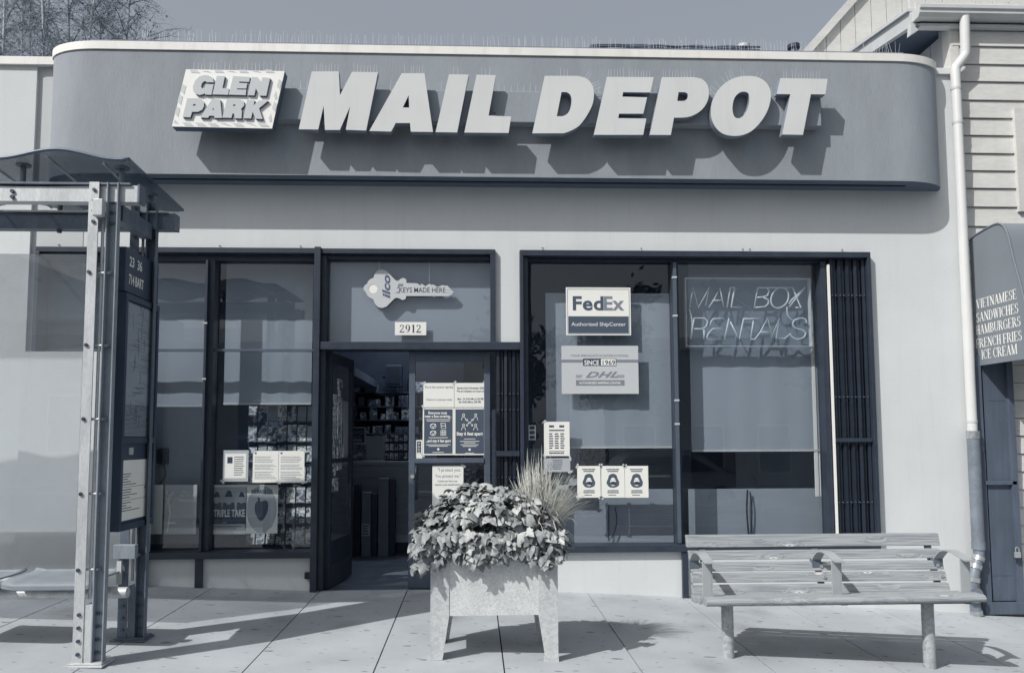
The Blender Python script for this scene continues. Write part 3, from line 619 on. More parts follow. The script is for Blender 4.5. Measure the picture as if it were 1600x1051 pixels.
# small square sign
gp = (260, 90, 8.0)
box_ = [(245, 148), (1478, 172), (1320, 888), (68, 862)]
gs = thing('sign_box', 'slanted white sign box with striped border reading GLEN PARK', 'sign', (at(350, 150, FY).x, FY, at(350, 150, FY).z))
BF = FY - .205
P0 = tr(*gp, box_, BF)
MB().prism(P0, BF + .004, BF + .10).build('box_side', M['soffit'], gs)
MB().prism(P0, BF, BF + .004).build('face_panel', M['signwhite'], gs)
GLY = {
 'G': ([(602, 322), (585, 265), (535, 237), (480, 232), (420, 250), (370, 300), (340, 370), (345, 430), (375, 468), (425, 480), (465, 470), (490, 458), (492, 474), (570, 478), (598, 348), (498, 344), (490, 385), (462, 400), (442, 385), (448, 345), (470, 315), (500, 306), (510, 322)], []),
 'L': ([(640, 243), (740, 245), (708, 395), (792, 400), (778, 478), (584, 472)], []),
 'E': ([(842, 245), (1052, 255), (1040, 318), (920, 312), (915, 330), (1018, 335), (1006, 400), (895, 398), (890, 412), (1006, 415), (998, 482), (787, 475)], []),
 'N': ([(1070, 258), (1145, 258), (1195, 330), (1205, 262), (1303, 268), (1255, 490), (1170, 488), (1125, 400), (1105, 485), (1022, 482)], []),
 'P': ([(270, 522), (400, 522), (450, 535), (478, 570), (478, 620), (455, 665), (400, 690), (330, 690), (308, 758), (212, 755)], [[(345, 595), (374, 595), (376, 614), (340, 615)]]),
 'A': ([(580, 528), (680, 535), (703, 765), (610, 765), (605, 740), (545, 738), (530, 765), (432, 760)], [[(600, 640), (578, 665), (602, 667)]]),
 'R': ([(765, 533), (920, 535), (975, 560), (980, 610), (940, 655), (950, 680), (945, 772), (860, 770), (855, 715), (835, 710), (820, 765), (707, 762)], [[(845, 598), (872, 600), (868, 617), (840, 617)]]),
 'K': ([(1015, 540), (1110, 545), (1095, 610), (1170, 548), (1280, 550), (1165, 645), (1210, 780), (1120, 775), (1085, 690), (1065, 772), (970, 770)], [])}
for ch, (o_, hh) in GLY.items():
    MB().prism([xz(gp[0] + p[0] / 8 + .9, gp[1] + p[1] / 8 + 1.1, BF) for p in o_], BF - .010, BF, ).build('letter_shadow_edge', M['signline'], gs)
    MB().prism([xz(gp[0] + p[0] / 8, gp[1] + p[1] / 8, BF) for p in o_], BF - .018, BF - .0101, [[xz(gp[0] + p[0] / 8, gp[1] + p[1] / 8, BF) for p in h_] for h_ in hh]).build('letter', M['signgrey'], gs)
quads = []
for x_ in (290, 595, 900, 1225): quads.append([(x_, 153), (x_ + 90, 155), (x_ + 135, 195), (x_ + 22, 190)])
for x_ in (455, 770, 1080): quads.append([(x_, 172), (x_ + 60, 168), (x_ + 105, 190)])
for i, x_ in enumerate((195, 355, 515, 830, 1145)): quads.append([(x_, 810 + i * 4), (x_ + 100, 812 + i * 4), (x_ + 150, 856 + i * 3), (x_ + 40, 852 + i * 3)])
for x_ in (680, 1000): quads.append([(x_, 820), (x_ + 60, 822), (x_ + 135, 862)])
for x_, y_ in ((205, 330), (165, 460), (130, 610)): quads.append([(x_, y_), (x_ + 42, y_ + 30), (x_ + 16, y_ + 135), (x_ - 26, y_ + 90)])
quads.append([(105, 770), (155, 830), (95, 815)])
for x_, y_ in ((1405, 270), (1345, 550)): quads.append([(x_, y_), (x_ + 42, y_ + 30), (x_ + 12, y_ + 130), (x_ - 26, y_ + 90)])
for x_, y_ in ((1370, 420), (1305, 700)): quads.append([(x_, y_), (x_ + 16, y_ + 90), (x_ - 10, y_ + 110), (x_ - 28, y_ + 60)])
for q in quads: MB().prism([xz(gp[0] + p[0] / 8, gp[1] + p[1] / 8, BF) for p in q], BF - .002, BF).build('border_stripe', M['signpale'], gs)
for i in range(24):
    t = (i + .5) / 24; q = xz(gp[0] + (300 + 1170 * t) / 8, gp[1] + (149 + 23 * t) / 8, BF)
    shared('spike', SP2, gs, (q[0], BF + .03, q[1] - .004), (random.uniform(-.2, .2), random.uniform(-.1, .1), 0), (1, 1, random.uniform(.9, 1.2)))

# ================================================================== BEHIND THE GLASS
def panel(name, label, cat, px, Y, th, m, group=None, bevel=0, wrinkle=0):
    a, b, c_, d = rect(*px, Y)
    return single(MB().box(a, b, Y, Y + th, c_, d), name, m, label, cat, ((a + b) / 2, Y, c_), group, bevel=bevel)
SY = .30
# roller shades (cloth, bottom rail)
def shade(label, px, Y=SY, m='shade'):
    a, b, c_, d = rect(*px, Y)
    t = thing('roller_shade', label, 'shade', ((a + b) / 2, Y, d), 'grey roller shades hanging behind the windows')
    n = 24; mb = MB(); 
    vs = []; 
    for j in range(2):
        for i in range(n + 1):
            x_ = a + (b - a) * i / n; vs.append((x_, Y + .004 * math.sin(i * 1.1) * (1 if j == 0 else .3), c_ if j == 0 else d))
    fs = [(i, i + 1, i + 1 + n + 1, i + n + 1) for i in range(n)]
    vs2 = [(v[0], v[1] + .003, v[2]) for v in vs]; k_ = len(vs)
    mb.add(vs + vs2, fs + [tuple(q + k_ for q in f[::-1]) for f in fs]).build('cloth', M[m], t, smooth='all')
    MB().box(a, b, Y - .008, Y + .012, c_ - .018, c_).build('bottom_rail', M['gutter'], t)
    return t
shade('grey roller shade in the narrow window pane beside the bus shelter', (58, 398, 323, 634))
shade('grey roller shade lowered over the greeting card rack', (352, 398, 488, 629))
shade('tall grey roller shade hanging behind the stacked parcel carrier signs', (853, 458, 1050, 697), .185)
shade('grey roller shade lowered behind the unlit tube sign', (1078, 412, 1276, 702), .225)
panel('plain_panel', 'plain grey panel closing the window behind the key sign', 'panel', (505, 396, 775, 545), .135, .02, M['shade'])
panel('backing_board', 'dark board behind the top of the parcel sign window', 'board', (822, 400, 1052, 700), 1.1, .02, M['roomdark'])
panel('desk_panel', 'curved grey desk front low behind the parcel sign window', 'panel', (866, 764, 1052, 852), .32, .02, M['board'])
panel('desk_panel', 'grey desk front behind the bench with a dark cable in front', 'panel', (1077, 763, 1288, 856), .34, .02, M['board'])
panel('wall_panel', 'pale partition behind the wall phone in the left display window', 'panel', (50, 628, 318, 850), .30, .02, M['shade'])
cu = MB(); a, b, c_, d = rect(1270, 470, 1293, 775, .22)
for i in range(4): cu.box(a + (b - a) * i / 4, a + (b - a) * (i + 1) / 4 - .004, .22 + .01 * (i % 2), .235 + .01 * (i % 2), c_, d)
single(cu, 'window_curtain', M['curtain'], 'bright white curtain strip at the edge of the tube sign window', 'curtain', ((a + b) / 2, .22, c_))
# ledge strip behind the key
a, b, c_, d = rect(668, 441, 765, 448, .2)
ru = thing('pale_strip', 'pale ruled strip behind the tip of the key sign', 'strip', ((a + b) / 2, .2, c_))
MB().box(a, b, .2, .215, c_, d).build('strip_body', M['signgrey'], ru)
tk = MB()
for i in range(26): x_ = a + (b - a) * (i + .5) / 26; tk.box(x_ - .001, x_ + .001, .1985, .2, c_, c_ + (d - c_) * (.7 if i % 2 else .45))
tk.build('graduation_mark', M['ink'], ru, kind='stuff')
# key sign
kY = .065
kp = (560, 410, 7.273)
ko = [(55, 300), (70, 260), (100, 240), (110, 210), (140, 185), (170, 175), (185, 130), (215, 90), (270, 78), (320, 95), (370, 150), (420, 200), (450, 210), (480, 185), (515, 175), (545, 195), (545, 232), (670, 236), (700, 262), (720, 240), (760, 270), (810, 240), (830, 258), (850, 250), (900, 280), (960, 255), (985, 268), (1005, 258), (1080, 335), (1060, 365), (1020, 382), (545, 380), (535, 415), (500, 428), (470, 410), (440, 400), (415, 405), (370, 450), (320, 500), (270, 518), (220, 505), (185, 465), (165, 415), (130, 400), (100, 375), (85, 340)]
ks = thing('key_sign', 'big key shaped sign reading KEYS MADE HERE above the door', 'sign', (at(640, 450, kY).x, kY, at(640, 450, kY).z))
hole = [(168 + 52 * math.cos(t * math.pi / 8), 300 + 52 * math.sin(t * math.pi / 8)) for t in range(16)]
MB().prism(tr(*kp, ko, kY), kY, kY + .008, [tr(*kp, hole, kY)]).build('key_blank', M['signgrey'], ks)
cxk = sum(p[0] for p in ko) / len(ko); 
MB().prism(tr(*kp, ko, kY), kY + .0081, kY + .0115, [tr(*kp, hole, kY)]).build('key_outline', M['signline'], ks).scale = (1.0, 1, 1.0)
MB().prism(tr(*kp, [(168 + 50 * math.cos(t * math.pi / 8), 300 + 50 * math.sin(t * math.pi / 8)) for t in range(16)], kY), kY + .002, kY + .006).build('bow_disc', M['paper'], ks)
kt = MB(); p = at(560 + 725 / 7.273, 410 + 341 / 7.273, kY); q0, q1 = at(560 + 465 / 7.273, 456, kY).x, at(560 + 990 / 7.273, 456, kY).x
kt.text('KEYS MADE HERE', p.x, p.z, .046, kY - .0005, width=q1 - q0, bold=.004)
kt.build('lettering', M['ink'], ks)
p = at(560 + 357 / 7.273, 410 + 412 / 7.273, kY)
kt = MB().text('ilco', p.x, p.z, .068, kY - .0005, width=at(560 + 357 / 7.273, 410 + 145 / 7.273, kY).z - p.z, bold=.035, align='LEFT', shear=.25, rot=math.pi / 2); kt.build('lettering', M['signline'], ks)
gr = MB(); gr.prism(tr(*kp, [(410, 345), (470, 325), (470, 348)], kY), kY - .001, kY).prism(tr(*kp, [(455, 242), (508, 242), (508, 270), (470, 272), (455, 298), (440, 292)], kY), kY - .001, kY)
for y_ in (313, 345): gr.prism(tr(*kp, [(990, y_), (1055, y_), (1055, y_ + 3), (990, y_ + 3)], kY), kY - .001, kY)
gr.build('groove_mark', M['inkmid'], ks)
hk = MB(); 
for px_, y0_ in ((593, 425), (671, 440)): pt = at(px_, 405, .07); hk.tube([(pt.x, .07, at(px_, y0_, .07).z), (pt.x, .07, at(px_, 408, .07).z)], .0012, 4)
hk.build('hanging_wire', M['neon'], ks)

# ---- serif capitals for the plates and the awning
def serif(body):
    """list of quads in em units (height 1) for thick-and-thin serif lettering"""
    out = []; x = 0.0
    def r_(a, b, c, d): out.append([(a, b), (c, b), (c, d), (a, d)])
    def st(a, w=.15, y0=0, y1=1, sf=(1, 1)):
        r_(a, y0, a + w, y1)
        if sf[0]: r_(a - .06, y0, a + w + .06, y0 + .045)
        if sf[1]: r_(a - .06, y1 - .045, a + w + .06, y1)
    def ln(x0, y0, x1, y1, w): out.append([(x0 - w / 2, y0), (x0 + w / 2, y0), (x1 + w / 2, y1), (x1 - w / 2, y1)])
    def arc(cx, cy, rx, ry, a0, a1, wt=.15, n=12):
        P = []
        for i in range(n + 1):
            t = math.radians(a0 + (a1 - a0) * i / n); w_ = .045 + (wt - .045) * abs(math.cos(t)) ** 1.3
            c_, s_ = math.cos(t), math.sin(t); P.append(((cx + rx * c_, cy + ry * s_), (cx + (rx - w_) * c_, cy + (ry - .05) * s_)))
        for i in range(n): out.append([P[i][0], P[i + 1][0], P[i + 1][1], P[i][1]])
    for ch in body:
        if ch == ' ': x += .3; continue
        if ch == 'I': st(x + .08); w = .31
        elif ch == 'V': ln(x + .1, 1, x + .37, 0, .15); ln(x + .62, 1, x + .37, 0, .06); r_(x, .955, x + .25, 1); r_(x + .5, .955, x + .74, 1); w = .74
        elif ch == 'W': ln(x + .1, 1, x + .3, 0, .14); ln(x + .5, 1, x + .3, 0, .06); ln(x + .48, 1, x + .7, 0, .14); ln(x + .9, 1, x + .7, 0, .06); r_(x, .955, x + .6, 1); r_(x + .78, .955, x + 1.02, 1); w = 1.02
        elif ch == 'A': ln(x + .1, 0, x + .38, 1, .06); ln(x + .63, 0, x + .38, 1, .16); r_(x + .2, .33, x + .55, .38); r_(x, 0, x + .22, .045); r_(x + .5, 0, x + .76, .045); w = .76
        elif ch == 'E': st(x + .07); r_(x + .2, .955, x + .58, 1); r_(x + .2, .48, x + .45, .53); r_(x + .2, 0, x + .6, .045); r_(x + .54, .8, x + .58, .97); r_(x + .56, .02, x + .6, .22); r_(x + .41, .4, x + .45, .61); w = .64
        elif ch == 'F': st(x + .07); r_(x + .2, .955, x + .56, 1); r_(x + .2, .48, x + .45, .53); r_(x + .52, .8, x + .56, .97); r_(x + .41, .4, x + .45, .61); w = .6
        elif ch == 'T': st(x + .25, sf=(1, 0)); r_(x + .02, .955, x + .63, 1); r_(x + .02, .8, x + .06, .97); r_(x + .59, .8, x + .63, .97); w = .65
        elif ch == 'N': r_(x + .1, 0, x + .16, 1); ln(x + .13, 1, x + .64, 0, .17); r_(x + .61, 0, x + .67, 1); r_(x, .955, x + .2, 1); r_(x + .02, 0, x + .25, .045); r_(x + .5, .955, x + .77, 1); w = .77
        elif ch == 'M': r_(x + .1, 0, x + .16, 1); ln(x + .13, 1, x + .44, 0, .15); ln(x + .78, 1, x + .44, 0, .06); st(x + .72); r_(x, .955, x + .2, 1); r_(x + .02, 0, x + .25, .045); w = .95
        elif ch == 'H': st(x + .07); st(x + .52); r_(x + .2, .48, x + .54, .53); w = .74
        elif ch == 'D': st(x + .07); arc(x + .28, .5, .42, .5, -90, 90); w = .74
        elif ch == 'B': st(x + .07); arc(x + .3, .76, .28, .24, -90, 90, .14); arc(x + .3, .26, .34, .26, -90, 90, .15); w = .68
        elif ch == 'R': st(x + .07); arc(x + .3, .74, .29, .26, -90, 90, .14); ln(x + .66, 0, x + .38, .5, .16); r_(x + .58, 0, x + .78, .045); w = .76
        elif ch == 'C': arc(x + .38, .5, .36, .5, 42, 318); r_(x + .62, .68, x + .66, .98); w = .7
        elif ch == 'G': arc(x + .38, .5, .36, .5, 42, 310); st(x + .56, .13, .05, .46, (0, 1)); r_(x + .62, .68, x + .66, .98); w = .78
        elif ch == 'U': st(x + .07, y0=.3, sf=(0, 1)); r_(x + .6, .3, x + .66, 1); r_(x + .53, .955, x + .73, 1); arc(x + .365, .32, .29, .32, 180, 360, .12); w = .74
        elif ch == 'S': arc(x + .29, .74, .24, .26, 40, 270, .13); arc(x + .29, .27, .26, .27, -140, 90, .15); r_(x + .46, .7, x + .5, .97); r_(x + .04, .03, x + .08, .3); w = .58
        elif ch == '1': st(x + .18, sf=(1, 0)); ln(x + .08, .8, x + .25, 1, .05); w = .5
        elif ch == '2': arc(x + .28, .72, .24, .28, 0, 170, .15); ln(x + .06, .03, x + .44, .66, .1); r_(x + .05, 0, x + .54, .11); r_(x + .5, 0, x + .54, .24); w = .6
        elif ch == '9': arc(x + .28, .66, .25, .34, 0, 360, .15, 20); arc(x + .12, .62, .41, .62, -85, 10, .14); w = .6
        else: w = .5
        x += w + .035
    return out, x
def serif_text(mb, body, x, z, h, Y, width=None, align='C', frame='y', X=0):
    q, w0 = serif(body); k_ = h if width is None else width / w0
    x0_ = x - w0 * k_ / 2 if align == 'C' else x
    for i, poly in enumerate(q):
        e = .0003 * (i % 4)
        if frame == 'y': mb.add([(x0_ + a * k_, Y - .0006 - e, z + b * h) for a, b in poly], [(0, 1, 2, 3)])
        else: mb.add([(X - .0010 - e, x0_ + a * k_, z + b * h) for a, b in poly], [(0, 1, 2, 3)])
    return mb

def sheet(name, label, cat, px, Y, m, group=None, th=.0012, rotate=0):
    a, b, c_, d = rect(*px, Y)
    t = thing(name, label, cat, ((a + b) / 2, Y, c_), group)
    MB().box(a, b, Y, Y + th, c_, d).build('sheet', m, t, bevel=0)
    if cat in ('notice', 'poster') and th < .003 and Y < .1:
        for tx_, tz_ in ((a, d), (b, d), (a, c_), (b, c_)):
            if random.random() < .45: continue
            q = random.uniform(-.5, .5) + .78 * (1 if (tx_ == a) == (tz_ == d) else -1); u_ = (math.cos(q) * .022, math.sin(q) * .022); v_ = (-math.sin(q) * .008, math.cos(q) * .008)
            MB().prism([(tx_ - u_[0] - v_[0], tz_ - u_[1] - v_[1]), (tx_ + u_[0] - v_[0], tz_ + u_[1] - v_[1]), (tx_ + u_[0] + v_[0], tz_ + u_[1] + v_[1]), (tx_ - u_[0] + v_[0], tz_ - u_[1] + v_[1])], Y - .0022, Y - .0012).build('tape', M['signgrey'], t)
    return t, (a, b, c_, d)
def lines(mb, a, b, z0, z1, n, Y, fill=.55, seed=1, align='L'):
    """blocks of small print too small to read in the photograph, set as word-length strokes"""
    rnd = random.Random(seed)
    for i in range(n):
        z = z1 - (z1 - z0) * (i + .5) / n; h = (z1 - z0) / n * fill / 2; x = a; e = b - (b - a) * rnd.uniform(0, .3)
        if align == 'C': g = (b - e) / 2; x += g; e = b - g
        while x < e:
            w_ = min(rnd.uniform(.03, .11) * (b - a), e - x); mb.box(x, x + w_, Y - .0007, Y - .0001, z - h, z + h); x += w_ + .018 * (b - a)
PY_ = .088                                                # notices taped on the outer face of the glass / door glass
# house number
t, (a, b, c_, d) = sheet('number_plate', 'white plate with the house number 2912 above the door', 'sign', (617, 503, 666, 523.5), PY_, M['paper'])
mb = MB(); serif_text(mb, '2912', (a + b) / 2, c_ + (d - c_) * .2, (d - c_) * .6, PY_, width=(b - a) * .72); mb.build('lettering', M['ink'], t)
# --- parcel carrier signs
t, (a, b, c_, d) = sheet('window_sign', 'white framed sign FedEx Authorized ShipCenter hanging in the window', 'sign', (884.5, 449, 985.5, 523.5), .092, M['paper'], th=.006)
MB().box(a + .02, b - .02, .0915, .092, c_ + .018, c_ + (d - c_) * .395).build('dark_field', M['poster'], t)
fr = MB(); 
for q in ((a + .012, b - .012, c_ + .012, c_ + .016), (a + .012, b - .012, d - .018, d - .014), (a + .012, a + .016, c_ + .016, d - .018), (b - .016, b - .012, c_ + .016, d - .018)): fr.box(q[0], q[1], .0905, .092, q[2], q[3])
fr.build('inner_frame', M['inkmid'], t)
zb = at(935, 419.5 + 65 - 0, .09).z; xw = at(893, 470, .09).x, at(947, 470, .09).x, at(975, 470, .09).x
MB().text('Fed', xw[0] + .002, at(930, 484, .09).z, .125, .0915, width=at(941, 470, .09).x - xw[0], bold=.028, space=1.06, align='LEFT').build('lettering', M['poster'], t)
MB().text('Ex', at(942, 470, .09).x, at(930, 484, .09).z, .125, .0915, width=xw[2] - at(943, 470, .09).x, bold=.028, space=1.06, align='LEFT').build('lettering', M['inkmid'], t)
MB().text('Authorized ShipCenter', (a + b) / 2, at(930, 509, .09).z, .034, .091, width=(b - a) * .84, bold=0).build('lettering', M['paper'], t)
t, (a, b, c_, d) = sheet('window_sign', 'pale sign with a diagonal logo DHL and the words SINCE 1969', 'sign', (877.5, 540, 997.5, 615), .094, M['signgrey'], th=.004)
mb = MB().text('YOUR SPECIALISTS IN INTERNATIONAL', (a + b) / 2, at(937, 557, .09).z, .019, .0935, width=(b - a) * .76, bold=.01); mb.box(a, b, .093, .094, at(900, 566, .09).z, at(900, 561.5, .09).z); mb.build('lettering', M['inkmid'], t)
MB().box(at(911, 560, .09).x, at(938, 560, .09).x, .092, .0929, at(900, 571, .09).z, at(900, 560, .09).z).box(at(938.2, 560, .09).x, at(963, 560, .09).x, .0925, .0929, at(900, 571.3, .09).z, at(900, 559.7, .09).z).build('date_block', M['ink'], t)
MB().box(at(939, 560, .09).x, at(962, 560, .09).x, .0918, .0924, at(900, 570.4, .09).z, at(900, 560.6, .09).z).build('date_field', M['paper'], t)
MB().text('SINCE', at(924.5, 566, .09).x, at(924, 569.8, .09).z, .042, .0916, width=.135, bold=.02).build('lettering', M['paper'], t)
MB().text('1969', at(950.5, 566, .09).x, at(950, 569.6, .09).z, .042, .0914, width=.115, bold=.01).build('lettering', M['ink'], t)
mb = MB().text('DHL', at(939, 584, .09).x, at(939, 589.5, .09).z, .052, .0935, width=.30, bold=.035, shear=.45, space=1.1)
for k_ in range(3): z_ = at(905, 586 + k_ * 1.6, .09).z; mb.box(a + .13, a + .19 - k_ * .005, .0928, .0934, z_ - .002, z_ + .002).box(b - .2 - k_ * .004, b - .13, .0928, .0934, z_ - .002, z_ + .002)
mb.box(a + .13, b - .13, .0928, .0934, at(905, 602, .09).z, at(905, 593.5, .09).z); mb.build('lettering', M['inkmid'], t)
MB().text('AUTHORIZED SHIPPING CENTER', at(937.5, 600, .09).x, at(937, 599.6, .09).z, .019, .0926, width=.38, bold=.012).build('lettering', M['paper'], t)
# rate sheets
t, (a, b, c_, d) = sheet('price_sheet', 'white price sheet with three columns of figures above the grass plant', 'notice', (850, 658.5, 890, 712), PY_, M['paper'])
mb = MB(); w_ = b - a; h_ = d - c_
mb.box(a + .2 * w_, b - .2 * w_, PY_ - .0008, PY_ - .0001, d - .27 * h_, d - .235 * h_)
for c0 in (.2, .42, .64): lines(mb, a + c0 * w_, a + (c0 + .17) * w_, c_ + .2 * h_, d - .32 * h_, 7, PY_, .5, seed=int(c0 * 100))
for c0 in (.2, .6): lines(mb, a + c0 * w_, a + (c0 + .2) * w_, d - .17 * h_, d - .1 * h_, 1, PY_, .9)
mb.box(a + .2 * w_, b - .2 * w_, PY_ - .0008, PY_ - .0001, c_ + .13 * h_, c_ + .145 * h_); lines(mb, a + .2 * w_, b - .2 * w_, c_ + .06 * h_, c_ + .11 * h_, 1, PY_, .8); mb.build('print', M['ink'], t)
t, (a, b, c_, d) = sheet('handwritten_note', 'small grey handwritten note taped below the price sheet', 'notice', (849, 715.5, 891, 737), PY_, M['paper2'])
mb = MB(); lines(mb, a + .35 * (b - a), b - .05, c_ + .02, d - .01, 5, PY_, .4, 5); mb.tube(catmull([(a + .03, PY_ - .002, c_ + .07), (a + .05, PY_ - .002, c_ + .05), (a + .06, PY_ - .002, c_ + .09), (a + .08, PY_ - .002, c_ + .04), (a + .05, PY_ - .002, c_ + .02)], 4), .0012, 4); mb.build('print', M['ink'], t)
t, (a, b, c_, d) = sheet('window_sticker', 'narrow sticker with three stacked blocks at the gate edge of the window', 'sticker', (826, 664, 837, 687), PY_, M['paper'])
mb = MB(); 
for k_ in range(3): mb.box(a + .008, b - .008, PY_ - .0008, PY_ - .0001, c_ + .008 + k_ * .043, c_ + .04 + k_ * .043)
mb.build('print', M['poster'], t)
# three mask posters
for i, (x0_, wd) in enumerate(((902, 'nearest the grass plant'), (939.5, 'in the middle of the three'), (976.5, 'nearest the window mullion'))):
    t, (a, b, c_, d) = sheet('mask_poster', 'white poster of a masked face with long hair ' + wd, 'poster', (x0_, 727.5, x0_ + 36.5, 777), PY_ - .001, M['paper'], 'face mask posters in a row')
    w_ = b - a; h_ = d - c_; cx = (a + b) / 2; cz = c_ + h_ * .5; Yp = PY_ - .001
    def el(mb, ex, ez, rx, rz, n=16, y=.0008, **k): mb.prism([(ex + rx * w_ * math.cos(2 * math.pi * t_ / n), ez + rz * h_ * math.sin(2 * math.pi * t_ / n)) for t_ in range(n)], Yp - y, Yp - y + .0006); return mb
    hr = MB(); pts = [(-.2, -.22), (-.29, -.08), (-.22, .08), (-.17, .21), (0, .27), (.15, .22), (.2, .1), (.28, -.06), (.24, -.2), (.1, -.26), (0, -.27), (-.1, -.26)]
    hr.prism([(cx + p[0] * w_ * .95, cz + .01 + p[1] * h_ * .82) for p in catmull(pts, 3, True)], Yp - .0008, Yp - .0002).build('hair', M['alum'], t)
    el(MB(), cx, cz + .0 * h_, .12, .135, y=.0016).build('face', M['signwhite'], t)
    mk = MB(); el(mk, cx + .01 * w_, cz - .045 * h_, .13, .055, y=.0024)
    for s_ in (-1, 1): mk.box(cx + s_ * .07 * w_ - .008, cx + s_ * .07 * w_ + .008, Yp - .0024, Yp - .0018, cz + .055 * h_, cz + .066 * h_)
    lines(mk, a + .2 * w_, b - .2 * w_, d - .2 * h_, d - .08 * h_, 2, Yp, .6, 3, 'C'); lines(mk, a + .25 * w_, b - .25 * w_, c_ + .13 * h_, c_ + .25 * h_, 2, Yp, .6, 4, 'C')
    lines(mk, a + .3 * w_, b - .3 * w_, c_ + .06 * h_, c_ + .1 * h_, 1, Yp, .6, 5); mk.build('print', M['ink'], t)
# door notices
def cap(mb, s_, px, py, hpx, wpx, Y, bold=.01, align='CENTER'):
    p_ = at(px, py, Y); p2 = at(px + wpx, py, Y); hh = p_.z - at(px, py + hpx, Y).z
    mb.text(s_, p_.x, p_.z, hh, Y, width=p2.x - p_.x, bold=bold, align=align); return mb
DY = .093
t, _ = sheet('door_notice', 'white notice about customers at the upper edge of the door glass', 'notice', (661.5, 598, 709.5, 636), DY, M['paper'])
mb = MB(); cap(mb, 'Due to the concerns regarding', 686, 606, 3.4, 44, DY, .015); cap(mb, 'if there is a customer inside', 686, 625.5, 3.2, 40, DY, .015); mb.build('lettering', M['inkmid'], t)
t, _ = sheet('door_notice', 'white notice of changed opening hours taped beside another white one', 'notice', (710, 598, 758, 636), DY, M['paper'])
mb = MB(); cap(mb, 'Starting from November 2020', 735, 607.5, 3.2, 42, DY, .02); cap(mb, 'We are changing our hours to', 735, 612.3, 3.2, 43, DY, .02); cap(mb, 'Mon - Fri 9:30 AM to 5:30 PM', 735, 624.5, 3.2, 40, DY, .02); cap(mb, 'Sat 10:00 AM to 3:00 PM', 734, 629.2, 3.2, 34, DY, .02); mb.build('lettering', M['ink'], t)
for lab, x0_, kind in (('dark poster about wearing a face covering on the door', 660.5, 0), ('dark poster reading Stay 6 feet apart with four figures', 709.5, 1)):
    t, (a, b, c_, d) = sheet('door_poster', lab, 'poster', (x0_, 637, x0_ + 48.7, 710.5), DY - .0005, M['paper'])
    Yp = DY - .0005; MB().box(a + .012, b - .012, Yp - .0008, Yp - .0001, c_ + .012, d - .012).build('dark_field', M['poster'], t)
    Yq = Yp - .001; mb = MB(); X = x0_ + 24.3
    if kind == 0:
        cap(mb, 'Everyone must', X - 1, 646.5, 4, 29, Yq, .03); cap(mb, 'wear a face covering...', X, 651.8, 4, 42, Yq, .03); cap(mb, '...and stay 6 feet apart', X, 690.3, 4.4, 39, Yq, .03)
        for y_, w2 in ((654.5, 38), (657, 36), (683, 30), (694, 38), (696.3, 30), (706, 18)):
            p_ = at(X - w2 / 2, y_, Yq); p2 = at(X + w2 / 2, y_ + .8, Yq); mb.box(p_.x, p2.x, Yq - .0006, Yq, p2.z, p_.z)
        for ex, ey in ((X - 8, 665), (X - 8, 676)):
            mb.tube([at(ex + 4.6 * math.cos(v / 10 * 6.3), ey + 4 * math.sin(v / 10 * 6.3) * (1 if v < 6 else .8), Yq) for v in range(11)], .0035, 5); mb.tube([at(ex - 3, ey - 2, Yq), at(ex, ey + 3, Yq), at(ex + 4, ey - 3, Yq)], .0035, 5)
        mb.tube([at(X + 4, 661, Yq), at(X + 11, 661, Yq), at(X + 12, 669, Yq), at(X + 5, 669, Yq), at(X + 4, 661, Yq)], .0035, 5); mb.tube([at(X + 5, 665, Yq), at(X + 12, 665, Yq)], .0035, 5)
        for g_ in range(4): mb.tube([at(X + 4 + g_ * 2.6, 672, Yq), at(X + 4 + g_ * 2.6, 680, Yq)], .0025, 5).tube([at(X + 4, 672 + g_ * 2.6, Yq), at(X + 12, 672 + g_ * 2.6, Yq)], .0025, 5)
        p_ = at(X, 701.5, Yq); mb.tube([(p_.x, Yq - .0006, p_.z), (p_.x, Yq, p_.z)], .011, 12)
    else:
        cap(mb, 'Stay 6 feet apart', X, 679.5, 5, 41, Yq, .035)
        for y_, w2 in ((685, 18), (688.7, 30), (691, 18), (694, 28), (696.5, 22), (707, 14)):
            p_ = at(X - w2 / 2, y_, Yq); p2 = at(X + w2 / 2, y_ + .8, Yq); mb.box(p_.x, p2.x, Yq - .0006, Yq, p2.z, p_.z)
        for sx, sy in ((-1, -1), (1, -1), (-1, 1), (1, 1)):
            cx_, cy_ = X + sx * 9.5, 659 + sy * 8
            mb.tube([at(cx_ + 1.7 * math.cos(v / 8 * 6.3), cy_ - 3 + 1.9 * math.sin(v / 8 * 6.3), Yq) for v in range(9)], .003, 5)
            mb.tube([at(cx_ - 3.4, cy_ + 5, Yq), at(cx_ - 2, cy_ + .5, Yq), at(cx_ + 2, cy_ + .5, Yq), at(cx_ + 3.4, cy_ + 5, Yq)], .003, 5)
            mb.tube([at(X + sx * 2, 660 + sy * 2, Yq), at(X + sx * 5, 660 + sy * 5, Yq)], .003, 5); mb.tube([at(X + sx * 5, 660 + sy * 2.5, Yq), at(X + sx * 5, 660 + sy * 5, Yq), at(X + sx * 2.5, 660 + sy * 5, Yq)], .003, 5)
        cap(mb, '6FT', X, 661.5, 2.6, 5, Yq, .03)
        p_ = at(X, 702, Yq); mb.tube([(p_.x, Yq - .0006, p_.z), (p_.x, Yq, p_.z)], .011, 12)
    mb.build('print', M['paper'], t)
t, (a, b, c_, d) = sheet('push_sticker', 'narrow white sticker reading PUSH down the door edge', 'sticker', (649.5, 687, 660, 716), DY - .002, M['paper'])
mb = MB().box(a + .012, b - .012, DY - .0028, DY - .0021, c_ + .05, d - .012); mb.build('dark_field', M['ink'], t)
mb = MB()
for i, ch in enumerate('PUSH'): mb.text(ch, (a + b) / 2, d - .042 - i * .027, .018, DY - .003, bold=.02)
